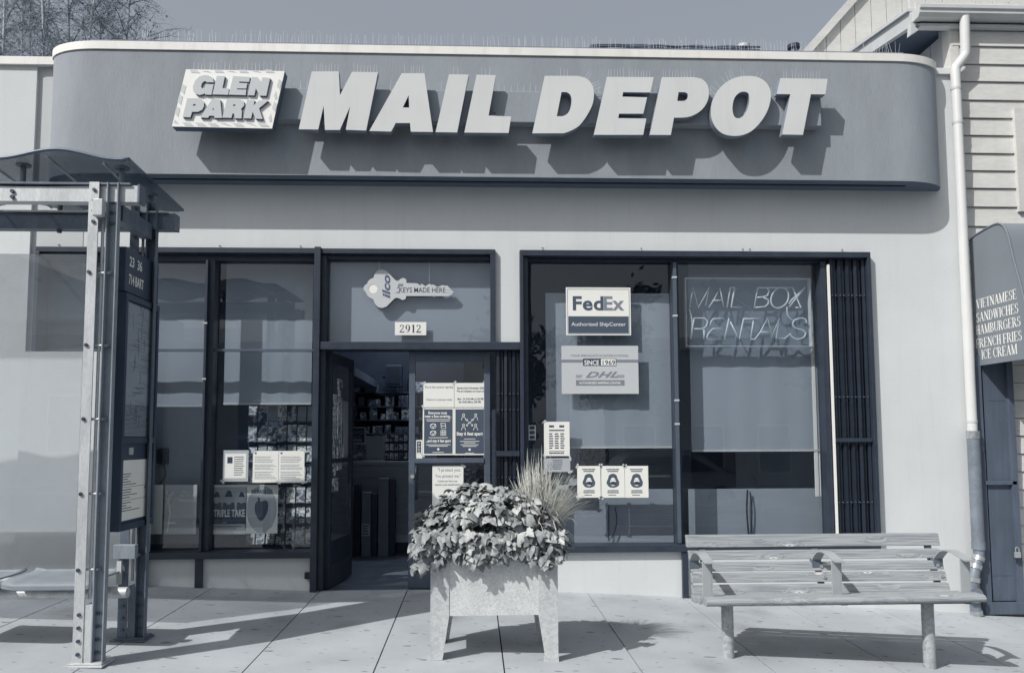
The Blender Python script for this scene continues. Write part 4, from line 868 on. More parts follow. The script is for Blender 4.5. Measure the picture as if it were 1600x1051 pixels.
mb.build('lettering', M['paper'], t)
t, (a, b, c_, d) = sheet('door_poster', 'white poster reading I protect you, You protect me low on the door', 'poster', (675.5, 727, 724, 792), DY, M['paper'])
mb = MB(); cap(mb, '"I protect you.', 702, 736, 5, 36, DY, .008); cap(mb, 'You protect me."', 700, 745.5, 5, 40, DY, .008); cap(mb, 'Covering your face is now', 699, 752.5, 3, 31, DY, .02); cap(mb, 'required to enter essential business', 699, 758, 3, 40, DY, .02)
mb.build('lettering', M['inkmid'], t)
mb = MB(); mb.prism([xz(701 + 8 * math.cos(v), 770 - 6.5 * math.sin(v), DY) for v in [i * math.pi / 8 for i in range(9)]] + [xz(701 - 8 * math.cos(v), 770 + 8 * math.sin(v), DY) for v in [i * math.pi / 8 for i in range(1, 8)]], DY - .001, DY - .0001).build('face_drawing', M['ink'], t)
MB().prism([xz(*p_, DY) for p_ in ((693.5, 771), (698, 767), (701, 770), (705, 766.5), (708.5, 770), (707, 776), (701, 778.5), (695, 776))], DY - .0018, DY - .0011).build('mask_drawing', M['paper'], t)

# left window notices and posters
NY = .092
t, (a, b, c_, d) = sheet('framed_notice', 'small grey bordered notice with a tiny photograph in the card window', 'notice', (348, 703, 388, 752), NY, M['inklight'])
MB().box(a + .02, b - .02, NY - .0008, NY - .0001, c_ + .03, d - .03).build('paper_field', M['paper'], t)
mb = MB(); lines(mb, a + .1, b - .035, c_ + .05, d - .05, 9, NY - .0008, .35, 8); mb.box(a + .04, a + .085, NY - .0018, NY - .0009, d - .115, d - .06); mb.build('print', M['ink'], t)
for i, (x0_, wd) in enumerate(((395, 'nearest the small framed notice'), (435.5, 'nearest the door post'))):
    t, (a, b, c_, d) = sheet('letter_notice', 'white typed letter with seal taped in the card window, ' + wd, 'notice', (x0_, 704, x0_ + 40, 753.5), NY - .001, M['paper'], 'typed letters taped side by side')
    mb = MB(); w_ = b - a; h_ = d - c_; Yp = NY - .001
    for z0_, z1_, n_ in ((.62, .84, 4), (.4, .58, 4), (.1, .36, 5)): lines(mb, a + .08 * w_, b - .06 * w_, c_ + z0_ * h_, c_ + z1_ * h_, n_, Yp, .35, int(z0_ * 100) + i)
    mb.tube([(a + .1 * w_, Yp - .0008, d - .07 * h_), (a + .1 * w_, Yp, d - .07 * h_)], .011, 10); mb.build('print', M['inkmid'], t)
PYI = .16
# posters standing on the sill behind the glass
def big_poster(label, px, m, Y=PYI):
    t, q = sheet('theatre_poster', label, 'poster', px, Y, m, 'posters along the window sill', th=.004); return t, q
t, (a, b, c_, d) = big_poster('dark poster of three people reading TRIPLE TAKE', (332, 757, 385, 834), M['inklight'])
MB().box(a, b, PYI - .001, PYI, c_, c_ + .03).box(a, b, PYI - .001, PYI, d - .02, d).build('edge_band', M['paper'], t)
MB().text('TRIPLE TAKE', (a + b) / 2, c_ + .155, .062, PYI - .003, width=(b - a) * .92, bold=.02).build('lettering', M['paper'], t)
mb = MB()
for cx_, sz in ((.47, 1.0), (.12, .8), (.85, .75)):
    x_ = a + (b - a) * cx_; z_ = c_ + .30
    mb.prism([(x_ + .032 * sz * math.cos(v / 10 * 6.28), z_ + .04 * sz * math.sin(v / 10 * 6.28)) for v in range(10)], PYI - .0018, PYI - .0012)
mb.build('face_drawing', M['inklight'], t)
mb = MB()
for cx_, sz in ((.47, 1.0), (.12, .8), (.85, .75)):
    x_ = a + (b - a) * cx_; z_ = c_ + .33
    mb.prism([(x_ - .035 * sz, z_), (x_ + .035 * sz, z_), (x_ + .02 * sz, z_ + .05 * sz), (x_ - .01 * sz, z_ + .06 * sz)], PYI - .0026, PYI - .002)
    mb.prism([(max(a + .002, x_ - .07 * sz), c_ + .09), (min(b - .002, x_ + .07 * sz), c_ + .09), (min(b - .002, x_ + .05 * sz), z_ - .05), (max(a + .002, x_ - .05 * sz), z_ - .05)], PYI - .0012, PYI - .0004)
lines(mb, a + .02, b - .02, c_ + .045, c_ + .075, 2, PYI - .0005, .5, 3); mb.build('figure_drawing', M['poster'], t)
t, (a, b, c_, d) = big_poster('pale poster reading RETABLOS with a drawn heart', (384, 757, 434, 833), M['paper'])
MB().prism([(a + (b - a) * (.5 + .47 * math.cos(v / 24 * 6.283)), c_ + (d - c_) * (.5 + .49 * math.sin(v / 24 * 6.283) * (1 + .03 * math.cos(v * 3)))) for v in range(24)], PYI - .001, PYI - .0002).build('scalloped_field', M['inklight'], t)
MB().text('RETABLOS', (a + b) / 2, d - .075, .034, PYI - .0018, width=(b - a) * .66, bold=.012).build('lettering', M['ink'], t)
hp = [(.28, .52), (.3, .62), (.38, .68), (.36, .74), (.42, .74), (.44, .68), (.5, .66), (.6, .68), (.66, .66), (.7, .6), (.68, .45), (.6, .33), (.5, .26), (.4, .3), (.3, .42)]
MB().prism([(a + (b - a) * p_[0], c_ + (d - c_) * p_[1]) for p_ in catmull(hp, 3, True)], PYI - .002, PYI - .0012).build('heart_drawing', M['poster'], t)
t, (a, b, c_, d) = big_poster('pale poster with a bare tree and the title of a wardrobe play', (257, 757, 307, 834), M['signgrey'])
mb = MB().text('The Lion', a + .2, d - .075, .022, PYI - .001, width=.09, bold=.02).text('the Witch', a + .2, d - .105, .024, PYI - .001, width=.14, bold=.02).text('and the', a + .1, d - .13, .012, PYI - .001, width=.05, bold=.01).text('Wardrobe', a + .2, d - .15, .028, PYI - .001, width=.16, bold=.025)
mb.tube(catmull([(a + .03, PYI - .002, c_ + .02), (a + .05, PYI - .002, c_ + .2), (a + .03, PYI - .002, c_ + .3), (a + .08, PYI - .002, d - .06)], 4), .008, 6)
for k_ in range(5): mb.tube([(a + .04, PYI - .002, c_ + .2 + k_ * .03), (a + .01 + .08 * (k_ % 2), PYI - .002, c_ + .27 + k_ * .03)], .003, 5)
mb.build('print', M['paper'], t)
big_poster('pale poster half hidden by the bus shelter cabinet', (236, 757, 254, 834), M['paper'])
# card rack
rk = thing('card_rack', 'wire rack of greeting cards filling the window beside the door', 'card rack', (at(430, 850, .5).x, .5, gz(-1.8)))
RYk = .48
a, b, c_, d = rect(385, 629, 493, 852, RYk)
wr_ = MB()
for i in range(8): x_ = a + (b - a) * i / 7; wr_.tube([(x_, RYk + .05, c_), (x_, RYk + .05, d)], .004, 5)
for j in range(7): z_ = c_ + (d - c_) * (j + .1) / 7; wr_.tube([(a, RYk - .01, z_), (b, RYk - .01, z_)], .003, 5).tube([(a, RYk - .025, z_ + .03), (b, RYk - .025, z_ + .03)], .002, 5)
wr_.build('wire_frame', M['alum'], rk)
wc = (b - a) / 7; hc = (d - c_) / 7
cme = [mesh_of(MB().box(-wc * .43, wc * .43, -.002, .002, 0, hc * .84), M['cardart']), mesh_of(MB().box(-wc * .43, wc * .43, -.002, .002, 0, hc * .84), M['cardart2']), mesh_of(MB().box(-wc * .43, wc * .43, -.002, .002, 0, hc * .84), M['paper2'])]
for j in range(7):
    for i in range(7):
        shared('card', random.choice([cme[0], cme[0], cme[1], cme[1], cme[2]]), rk, (a + wc * (i + .5), RYk, c_ + hc * j + .01), (-.15, 0, random.uniform(-.12, .12)), (1, 1, random.uniform(.9, 1.05)))
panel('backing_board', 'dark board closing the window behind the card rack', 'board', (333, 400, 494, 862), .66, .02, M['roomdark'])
# wall phone with its cord
t = thing('wall_phone', 'black wall phone with a hanging cord behind the window', 'phone', (at(255, 713, .26).x, .26, at(255, 725, .26).z))
a, b, c_, d = rect(248, 700, 262, 725, .26)
MB().box(a, b, .25, .295, c_, d).build('body', M['navy'], t, bevel=.008); MB().box(a - .005, a + .03, .225, .25, c_ + .01, d - .005).build('handset', M['black'], t, bevel=.006)
MB().tube(catmull([((a + b) / 2, .28, c_), ((a + b) / 2 + .02, .27, c_ - .1), ((a + b) / 2 - .03, .27, c_ - .18), ((a + b) / 2 - .05, .27, c_ - .26)], 5), .004, 5).build('cord', M['black'], t)
# tube sign MAIL BOX RENTALS
TY = .13
ts = thing('tube_sign', 'unlit glass tube sign reading MAIL BOX RENTALS in a clear box', 'sign', (at(1168, 490, TY).x, TY, at(1168, 490, TY).z))
npx = (1060, 420, 7.273)
def np_(p_): q = xz(npx[0] + p_[0] / npx[2], npx[1] + p_[1] / npx[2], TY); return (q[0], TY, q[1])
STR = [[(130, 440), (165, 210), (225, 440), (350, 215), (310, 415)], [(345, 440), (400, 360), (470, 215), (515, 435)], [(385, 362), (490, 357)], [(555, 440), (590, 215), (640, 210)], [(640, 212), (598, 436), (715, 436)],
       [(862, 445), (900, 215), (1300, 215)], [(1000, 215), (1030, 245), (1015, 300), (960, 322), (890, 325)], [(960, 322), (1022, 350), (1022, 395), (985, 430), (870, 440)],
       catmull([(1160, 215), (1225, 235), (1252, 300), (1235, 375), (1180, 430), (1115, 445), (1065, 410), (1052, 345), (1075, 275), (1115, 230)], 4, True) + [(1160, 215)],
       [(1300, 215), (1345, 330), (1395, 440), (1330, 440)], [(1440, 210), (1330, 340), (1262, 432)], [(1425, 225), (1290, 350), (1255, 400)],
       [(140, 800), (180, 560), (290, 560)] + catmull([(290, 560), (328, 590), (320, 645), (275, 682)], 3) + [(180, 682)], [(292, 690), (292, 800)],
       [(522, 562), (395, 568), (370, 600), (360, 650)], [(500, 678), (390, 680), (345, 730), (325, 770), (325, 795), (490, 795)], [(525, 800), (575, 560)], [(590, 600), (690, 805), (740, 565)], [(740, 568), (935, 565)], [(822, 795), (852, 590)],
       [(822, 800), (870, 798), (930, 720), (1010, 560), (1068, 780)], [(925, 718), (1035, 716)], [(1060, 780), (1145, 562), (1108, 790), (1210, 790), (1275, 735)],
       catmull([(1455, 615), (1445, 575), (1390, 560), (1325, 580), (1298, 630), (1330, 672), (1410, 695), (1445, 735), (1420, 780), (1350, 798), (1290, 770), (1272, 735)], 4)]
for s_ in STR: MB().tube([np_(p_) for p_ in s_], .0075, 7).build('glass_tube', M['neon'], ts, smooth='all')
for s_ in ([(125, 455), (155, 590), (150, 760)], [(1235, 430), (1240, 520), (1300, 585), (1370, 570)]): MB().tube([np_(p_) for p_ in catmull(s_, 4)], .0058, 7).build('glass_tube', M['neon'], ts, smooth='all')
for s_ in ([(390, 0), (385, 110), (410, 240), (560, 290), (700, 370), (850, 470), (830, 560), (740, 560), (660, 480)], [(640, 280), (740, 230), (830, 240), (870, 290)], [(400, 110), (520, 250), (600, 310)], [(280, 130), (300, 190), (350, 210)]):
    MB().tube([(lambda v: (v[0], TY + .02, v[2]))(np_(p_)) for p_ in catmull(s_, 5)], .0038, 6).build('lead_wire', M['signside'], ts, smooth='all')
cn = [(70, 105), (1490, 122), (1485, 885), (75, 885)]
c0_ = [np_(p_) for p_ in cn]
xa_, xb_, za_, zb_ = c0_[0][0], c0_[1][0], c0_[2][2], c0_[0][2]
MB().box(xa_, xb_, TY - .022, TY - .019, za_, zb_).build('clear_front', M['acrylic'], ts)
bt = MB()
for q in ((xa_, xb_, za_, za_ + .006), (xa_, xb_, zb_ - .006, zb_), (xa_, xa_ + .006, za_ + .006, zb_ - .006), (xb_ - .006, xb_, za_ + .006, zb_ - .006)): bt.box(q[0], q[1], TY - .019, TY + .04, q[2], q[3])
bt.build('box_edge', M['neon'], ts)
MB().box(xa_, xb_, TY + .04, TY + .043, za_, zb_).build('clear_back', M['acrylic'], ts)
# things in the dark lower part of the wide window
CY = 1.0
def goods(label, name, cat, px, Y, dep, m, bev=.004):
    a, b, c_, d = rect(*px, Y); return single(MB().box(a, b, Y, Y + dep, c_, d), name, M[m], label, cat, ((a + b) / 2, Y, c_), bevel=bev)
goods('pale open parcel box on the counter behind the mask posters', 'parcel_box', 'box', (955, 727, 1033, 740), .9, .3, 'shade')
goods('thin white paper tray at the mullion end of the counter', 'paper_tray', 'tray', (1012, 742, 1048, 745), .8, .2, 'paper')
goods('grey laminate counter behind the grass plant', 'counter', 'counter', (868, 743, 912, 757), .7, .3, 'paper2')
goods('white box standing under the counter edge behind the grass', 'parcel_box', 'box', (868, 758, 905, 773), .6, .2, 'signgrey')
goods('dark filing cabinet behind the mask posters', 'filing_cabinet', 'cabinet', (905, 700, 952, 745), 2.2, .4, 'goods')
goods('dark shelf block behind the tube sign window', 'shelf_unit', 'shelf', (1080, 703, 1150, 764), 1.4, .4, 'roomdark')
# loop of cable in front of the desk panel
p0, p1 = at(951, 790, .28), at(951, 845, .28)
single(MB().tube(catmull([(p0.x, .28, p0.z), (p0.x, .28, (p0.z + p1.z) / 2), (p1.x, .28, p1.z)], 3), .006, 6).tube(catmull([tuple(at(961, 792, .28)), tuple(at(964, 815, .28)), tuple(at(958, 835, .28)), tuple(at(952, 843, .28))], 4), .004, 6), 'hanging_cable', M['black'], 'black cable looping down the desk front under the mask posters', 'cable', (p1.x, .28, p1.z))
single(MB().tube(catmull([tuple(at(1168, 765, .30)), tuple(at(1167, 800, .30)), tuple(at(1171, 845, .30))], 4), .008, 6).tube(catmull([tuple(at(1172, 768, .31)), tuple(at(1175, 800, .31)), tuple(at(1172, 845, .31))], 4), .006, 6), 'hanging_cable', M['black'], 'pair of dark cables hanging behind the bench backrest', 'cable', tuple(at(1170, 840, .3)))
# --- seen through the open door
KY = 2.4
kt0 = at(590, 722, KY).z; ka = at(520, 790, KY).x; kb = at(665, 790, KY).x
ct = thing('slat_counter', 'grey counter faced with horizontal slats inside the open door', 'counter', ((ka + kb) / 2, KY, 0))
MB().box(ka, kb + .6, KY + .02, KY + .5, .12, kt0 - .03).build('body', M['room'], ct)
MB().box(ka, kb + .6, KY - .02, KY + .52, kt0 - .03, kt0 + .01).build('worktop', M['shade'], ct)
zz = kt0 - .035; slm = mesh_of(MB().box(ka - ka, kb + .6 - ka, -.012, 0, 0, .066), M['board'])
while zz > .25: zz -= .074; shared('slat', slm, ct, (ka, KY + .019, zz))
MB().box(ka, kb + .6, KY - .0, KY + .019, 0.008, .12).build('kick_board', M['navy'], ct)
def tall(label, name, px, Y, dep, m, cat='box', leaning=0):
    a, b, c_, d = rect(*px, Y); c_ = .006
    return single(MB().box(a, b, Y, Y + dep, c_, d), name, M[m], label, cat, ((a + b) / 2, Y, c_), bevel=.004)
tall('long dark carton standing on end against the slat counter', 'shipping_tube', (591, 747, 607, 852), 2.12, .12, 'carton')
tall('black tall carton beside the long dark carton', 'shipping_tube', (608, 748, 617, 852), 2.14, .12, 'navy')
tall('flat carton with a white address label, standing on end', 'flat_carton', (565, 769, 579, 854), 2.08, .08, 'carton')
tall('black roll standing between the cartons', 'black_roll', (580, 771, 589, 853), 2.1, .08, 'navy', 'roll')
tall('dark upright roll next to the labelled carton', 'black_roll', (552, 757, 563, 853), 2.16, .08, 'navy', 'roll')
tall('grey rolled paper standing by the open door leaf', 'paper_roll', (540, 762, 551, 853), 2.05, .08, 'alum', 'roll')
t, (a, b, c_, d) = sheet('address_label', 'white address label stuck on the flat carton', 'label', (565, 818, 578, 837), 2.075, M['paper2'])
mb = MB(); lines(mb, a + .01, b - .01, c_ + .01, d - .01, 4, 2.075, .5); mb.build('print', M['ink'], t)
mon = thing('monitor', 'dark monitor on a bracket high on the back wall', 'monitor', (at(613, 590, 3.6).x, 3.6, at(613, 604, 3.6).z))
a, b, c_, d = rect(602, 570, 628, 604, 3.6); MB().box(a, b, 3.6, 3.75, c_, d).build('case', M['navy'], mon, bevel=.01); MB().box(a + .03, b - .03, 3.592, 3.599, c_ + .04, d - .03).build('screen', M['black'], mon); MB().tube([(a - .05, 3.8, (c_ + d) / 2), (a, 3.72, (c_ + d) / 2)], .02, 8).build('bracket', M['navy'], mon)
bs = thing('wall_shelf', 'dark shelves packed with small goods behind the counter', 'shelf', (at(600, 700, 3.9).x, 3.9, 1.0))
for j, py in enumerate((612, 634, 655, 676, 697, 717)):
    a, b, c_, d = rect(543, py, 640, py + 2, 3.9); MB().box(a, b + .5, 3.9, 4.2, c_, d).build('board', M['roomdark'], bs)
    x_ = a
    while x_ < b + .4:
        w_ = random.uniform(.07, .2); h_ = random.uniform(.08, .2)
        MB().box(x_, x_ + w_ - .01, 3.92, 4.1, d + .001, d + h_).build('packet', M[random.choice(['goods', 'goods', 'navy', 'carton', 'cardart2'])], bs); x_ += w_ + random.uniform(0, .06)
MB().box(at(530, 650, 4.25).x, at(660, 650, 4.25).x + .6, 4.22, 4.27, .0, 3.0).build('back_panel', M['navy'], bs)
t, (a, b, c_, d) = sheet('shop_sign', 'dark sign reading GARAGE SALE inside the doorway', 'sign', (541.5, 667, 571, 693), 2.5, M['paper2'], th=.01)
MB().box(a + .012, b - .012, 2.498, 2.4995, c_ + .012, d - .012).build('dark_field', M['navy'], t)
MB().text('GARAGE', (a + b) / 2, d - .085, .045, 2.4975, width=(b - a) * .8, bold=.01).text('SALE', (a + b) / 2, d - .145, .045, 2.4975, width=(b - a) * .5, bold=.01).box(a + .05, b - .04, 2.496, 2.4975, c_ + .025, c_ + .06).build('lettering', M['inkmid'], t)
goods('pale blank box on the counter inside the door', 'blank_box', 'box', (572, 681, 599, 719), 2.55, .25, 'shade')
cr_ = thing('goods_rack', 'small rack of packets on the counter by the closed door leaf', 'rack', (at(618, 719, 2.6).x, 2.6, kt0))
a, b, c_, d = rect(601, 680, 637, 719, 2.6)
MB().box(a, b, 2.66, 2.68, kt0 + .011, d).build('backing', M['navy'], cr_)
for j in range(3):
    for i in range(5): MB().box(a + (b - a) * (i + .12) / 5, a + (b - a) * (i + .88) / 5, 2.62, 2.64, kt0 + .03 + j * .11, kt0 + .11 + j * .11).build('packet', M[random.choice(['cardart2', 'goods', 'cardart'])], cr_)
goods('flattened dark goods pile under the garage sign', 'goods_bundle', 'box', (543, 694, 571, 719), 2.5, .3, 'goods')
sf_ = MB(); q0, q1, q2, q3 = at(543, 577, 2.0), at(590, 600, 4.2), at(590, 606, 4.2), at(543, 600, 2.0)
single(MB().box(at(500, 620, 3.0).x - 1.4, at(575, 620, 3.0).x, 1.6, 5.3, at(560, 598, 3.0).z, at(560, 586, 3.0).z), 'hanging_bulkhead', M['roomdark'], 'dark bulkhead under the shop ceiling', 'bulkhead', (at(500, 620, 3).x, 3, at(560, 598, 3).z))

# ================================================================== NEIGHBOUR BUILDING
nb = thing('neighbour_building', 'cream clapboard building with gutter, low roof and dark side boards', 'building', (5.5, 0, -.3))
xn = x_end + .002; xn1 = 9.0
ys_ = [48, 73, 101, 128, 157, 185, 212, 240, 267, 294.5, 323.6, 354]
zl = [at(1560, y_, 0).z for y_ in ys_]
while zl[-1] > -.35: zl.append(zl[-1] - .162)
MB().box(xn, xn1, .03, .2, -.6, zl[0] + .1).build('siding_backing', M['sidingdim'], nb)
for i in range(len(zl) - 1):
    z0, z1 = zl[i + 1] + .004, zl[i]
    wx = at(1588, 250, 0).x
    segs = [(xn, xn1)] if not (5 <= i <= 9) else [(xn, wx)]
    for a, b in segs:
        MB().add([(a, -.004, z0), (b, -.004, z0), (b, .012, z1 - .004), (a, .012, z1 - .004), (a, .03, z0), (b, .03, z0), (b, .03, z1 - .004), (a, .03, z1 - .004)],
                 [(0, 1, 2, 3), (7, 6, 5, 4), (4, 5, 1, 0), (3, 2, 6, 7), (0, 3, 7, 4), (1, 5, 6, 2)]).build('plank', M['siding'], nb)
a = at(1588, 250, -.02).x; z0 = at(1590, 322, -.02).z; z1 = at(1590, 178, -.02).z
wn = MB().box(a, a + .09, -.03, .03, z0 - .05, z1 + .05).box(a + .09, a + 1.2, -.03, .03, z1 - .04, z1 + .05).box(a + .09, a + 1.2, -.04, .03, z0 - .05, z0 + .03).build('window', M['siding'], nb)
MB().box(a + .09, a + 1.2, .0, .006, z0 + .03, z1 - .04).build('pane', M['glass'], wn)
zg0 = at(1560, 26, -.14).z; zg1 = at(1560, 8, -.14).z; xgut = at(1437, 15, -.14).x
gpf = [(-.02, zg0), (-.11, zg0), (-.14, zg0 + .03), (-.14, zg0 + .06), (-.155, zg0 + .07), (-.155, zg1 - .01), (-.145, zg1), (-.13, zg1), (-.13, zg1 - .012), (-.02, zg1 - .012)]
MB().extr(gpf, 'x', xgut, xn1).build('gutter', M['gutter'], nb)
zf0 = at(1560, 44, 0).z
MB().box(xgut + .03, xn1, -.02, .03, zf0 + .01, zg1 - .02).build('fascia_board', M['gutter'], nb)
MB().box(xgut + .06, xn1, -.045, .03, zf0 - .02, zf0 + .009).build('trim_board', M['gutter'], nb)
# side wall of boards seen above the shop roof, and the roof overhang
xs_ = xn + .01; 
for i in range(9):
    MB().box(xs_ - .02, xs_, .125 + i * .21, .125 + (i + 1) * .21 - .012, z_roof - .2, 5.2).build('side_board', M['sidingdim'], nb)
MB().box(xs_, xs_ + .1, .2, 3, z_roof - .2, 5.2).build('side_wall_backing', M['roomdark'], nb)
MB().box(xs_ - .03, xs_ + .05, .0, .12, z_roof + .0, zf0).build('corner_board', M['siding'], nb)
rz = lambda y: zg1 - .02 + .16 * y
for nm, x0_, x1_, dz0, dz1, m_ in (('roof_deck', xgut + .03, 9, -.10, -.03, 'soffit'), ('rake_board', xgut - .02, xgut + .029, -.13, .01, 'gutter')):
    MB().extr([(-.02, rz(-.02) + dz0), (2.6, rz(2.6) + dz0), (2.6, rz(2.6) + dz1), (-.02, rz(-.02) + dz1)], 'x', x0_, x1_).build(nm, M[m_], nb)
MB().extr([(-.02, rz(0) + .012), (2.6, rz(2.6) + .012), (2.6, rz(2.6) + .05), (-.02, rz(0) + .04)], 'x', xgut - .05, 9).build('roof_edge', M['gutter'], nb)
MB().add([(xgut - .02, -.03, zg0 - .02), (xgut + .05, -.03, zg0 - .08), (xgut - .03, -.03, zg0 - .13), (xgut - .02, .03, zg0 - .02), (xgut + .05, .03, zg0 - .08), (xgut - .03, .03, zg0 - .13)], [(0, 2, 1), (3, 4, 5), (0, 1, 4, 3), (1, 2, 5, 4), (2, 0, 3, 5)]).build('corner_bracket', M['gutter'], nb)
for j in range(2):
    for i in range(26):
        x_ = xgut + .05 + i * .165
        MB().box(x_, x_ + .158, .0 + j * .1, .02 + j * .1, zg1 - .01 + j * .10, zg1 + .10 + j * .1).build('shingle', M['siding'], nb)
# board and batten upper gable, set back
GYB = 1.7
gx = [at(p, 40, GYB).x for p in (1255, 1290, 1313, 1336.5, 1362, 1386, 1411, 1438, 1466, 1494, 1520, 1550, 1580, 1610, 1640)]
e0 = xz(1255, 79, GYB); e1 = xz(1325, 0, GYB); sl_ = (e1[1] - e0[1]) / (e1[0] - e0[0])
for i in range(len(gx) - 1):
    a, b = gx[i] + .004, gx[i + 1] - .004; za, zb_ = e0[1] + sl_ * (a - e0[0]), e0[1] + sl_ * (b - e0[0]); base = e0[1] - .5
    za, zb_ = min(za, 7.5), min(zb_, 7.5)
    MB().prism([(a, base), (b, base), (b, zb_), (a, za)], GYB, GYB + .03).build('wall_board', M['siding'], nb)
p = (e0[0] - .06, e0[1] - .07); q = (e0[0] + 3.0, e0[1] + 3.0 * sl_)
MB().prism([p, q, (q[0] + .07, q[1] - .05), (p[0] + .07, p[1] - .05)], GYB - .05, GYB - .001).build('rake_board', M['siding'], nb)
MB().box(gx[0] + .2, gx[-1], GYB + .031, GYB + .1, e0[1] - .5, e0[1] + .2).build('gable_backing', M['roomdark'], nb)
# downpipe
dp = thing('downpipe', 'white rain pipe turning into clamped grey pipe at the pavement', 'drainpipe', (at(1518, 940, -.08).x, -.08, gz(4.2)))
P_ = lambda px, py, Y=-.08: tuple(at(px, py, Y))
xb = at(1493.5, 130, -.08).x
MB().tube([(xb + .10, -.10, at(1500, 27, -.1).z), (xb + .10, -.09, at(1508, 82, -.08).z), (xb + .095, -.085, at(1508, 88, -.08).z), (xb + .005, -.08, at(1495, 106, -.08).z), (xb, -.08, at(1493, 112, -.08).z), (xb, -.08, at(1518, 678, -.08).z)], .043, 14).build('white_pipe', M['pipe'], dp, smooth=True)
for py in (139, 192, 658): z_ = at(1500, py, -.08).z; MB().tube([(xb, -.08, z_ - .012), (xb, -.08, z_ + .012)], .0465, 14).build('collar', M['gutter'], dp, smooth=True)
zq = at(1520, 678, -.08).z; ze = at(1524, 858, -.08).z
MB().tube([(xb + .005, -.08, zq), (xb + .005, -.08, ze)], .052, 14).build('grey_pipe', M['pipegrey'], dp, smooth=True)
MB().tube([(xb + .005, -.08, zq - .04), (xb + .005, -.08, zq + .03)], .055, 14).build('clamp', M['foil'], dp, smooth=True)
MB().tube([(xb + .005, -.08, ze + .0), (xb + .005, -.08, ze + .07)], .055, 14).build('clamp', M['pipegrey'], dp, smooth=True)
zb = gz(4.2) - .02
pl = catmull([(xb + .005, -.08, ze + .01), (xb + .0, -.085, ze - .06), (xb - .05, -.1, ze - .17), (xb - .075, -.11, ze - .28), (xb - .075, -.1, ze - .38), (xb - .045, -.09, zb)], 5)
MB().tube(pl, .046, 12).build('elbow', M['pipegrey'], dp, smooth=True)
for i in (6, 9, 14, 21, 24):
    d_ = (Vector(pl[i + 1]) - Vector(pl[i])).normalized(); p_ = Vector(pl[i]); MB().tube([p_ - d_ * .02, p_ + d_ * .02], .053, 12).build('clamp', M['foil'], dp, smooth=True)
q = at(1526, 930, -.17); MB().tube([(q.x, -.10, q.z), (q.x, -.165, q.z)], .068, 18).build('cleanout_cap', M['pipegrey'], dp, smooth=True)
MB().box(q.x - .016, q.x + .016, -.185, -.1655, q.z - .016, q.z + .016).build('cap_nut', M['bolt'], dp)
# awning: profile in (y, z) extruded along x
AX = at(1520, 470, 0).x
zA0 = at(1524, 572, 0).z; zA1 = at(1518, 376, 0).z
prof = [(0, zA0), (0, zA1)] + [(y_, z_) for y_, z_ in catmull([(-.08, zA1 + .03), (-.30, zA1 + .055), (-.42, zA1 + .04), (-.50, zA1 - .06), (-.56, zA1 - .3), (-.66, zA0 + .5), (-.74, zA0)], 4)]
aw = thing('awning', 'grey canvas awning lettered VIETNAMESE SANDWICHES HAMBURGERS beside the rain pipe', 'awning', (AX, 0, zA0))
n_ = len(prof)
top = prof[1:]
vs = [(AX, p[0], p[1]) for p in top] + [(AX + 3.2, p[0], p[1]) for p in top]
vs += [(AX, p[0] * .985 + .0, p[1] - .008) for p in top] + [(AX + 3.2, p[0] * .985, p[1] - .008) for p in top]
m_ = len(top)
fs = [(i, i + 1, i + 1 + m_, i + m_) for i in range(m_ - 1)] + [(i + 2 * m_, i + 3 * m_, i + 1 + 3 * m_, i + 1 + 2 * m_) for i in range(m_ - 1)] + [(m_ - 1, 2 * m_ - 1, 4 * m_ - 1, 3 * m_ - 1)]
MB().add(vs, fs).build('canvas', M['awning'], aw, smooth='all')
MB().extr(prof, 'x', AX - .003, AX - .0005).build('end_panel', M['awning'], aw)
MB().tube([(AX - .004, p[0], p[1]) for p in top], .009, 6).build('welt', M['awning'], aw, smooth='all')
mb = MB()
for body, py, x0_, x1_ in (('VIETNAMESE', 463.5, 1525.5, 1589), ('SANDWICHES', 485, 1525.5, 1592), ('HAMBURGERS', 505, 1525, 1595.5), ('FRENCH FRIES', 526.5, 1525, 1597.5), ('ICE CREAM', 545.5, 1533.5, 1590)):
    p0 = atx(x0_, py + 9, AX - .004); p1 = atx(x1_, py + 2, AX - .004)
    # the end panel faces -x: text runs from the wall towards the street
    q, w0 = serif(body); kx = (p0.y - p1.y) / w0; zc = (p0.z + p1.z) / 2 ; h_ = .085
    for i, poly in enumerate(q): mb.add([(AX - .0045 - .0003 * (i % 4), p0.y - a * kx, zc - h_ * .5 + .01 + b * h_) for a, b in poly], [(0, 1, 2, 3)])
mb.build('lettering', M['signwhite'], aw)
# folding metal gate under the awning
gt = thing('folding_gate', 'tall grey folding metal gate under the canvas awning', 'gate', (at(1560, 950, -.05).x, -.05, gz(4.6)))
zt_ = zA0 + .1
def gpanel(px0, px1, y0, y1, z0, z1, nm='gate_panel', m='gate', **k):
    a = at(px0, 760, y0).x; b = at(px1, 760, y0).x; return MB().box(a, b, y0, y1, z0, z1).build(nm, M[m], gt, bevel=.003, **k)
zb0_ = gz(4.6) + .03
gpanel(1531, 1542, -.06, .0, zb0_, zt_, 'jamb'); gpanel(1543.5, 1581, -.04, -.01, zb0_ + .09, zt_); gpanel(1582.5, 1592, -.07, .0, zb0_, zt_, 'gate_panel'); gpanel(1532, 1640, -.075, -.045, zb0_ - .02, zb0_ + .085, 'bottom_rail')
gpanel(1541, 1590, -.07, -.041, at(1560, 757, -.06).z, at(1560, 751, -.06).z, 'crossbar')
for py in (700, 867):
    a, b, c_, d = rect(1527, py - 4, 1536, py + 4, -.075); MB().box(a, b, -.08, -.06, c_, d).build('hinge', M['gate'], gt)
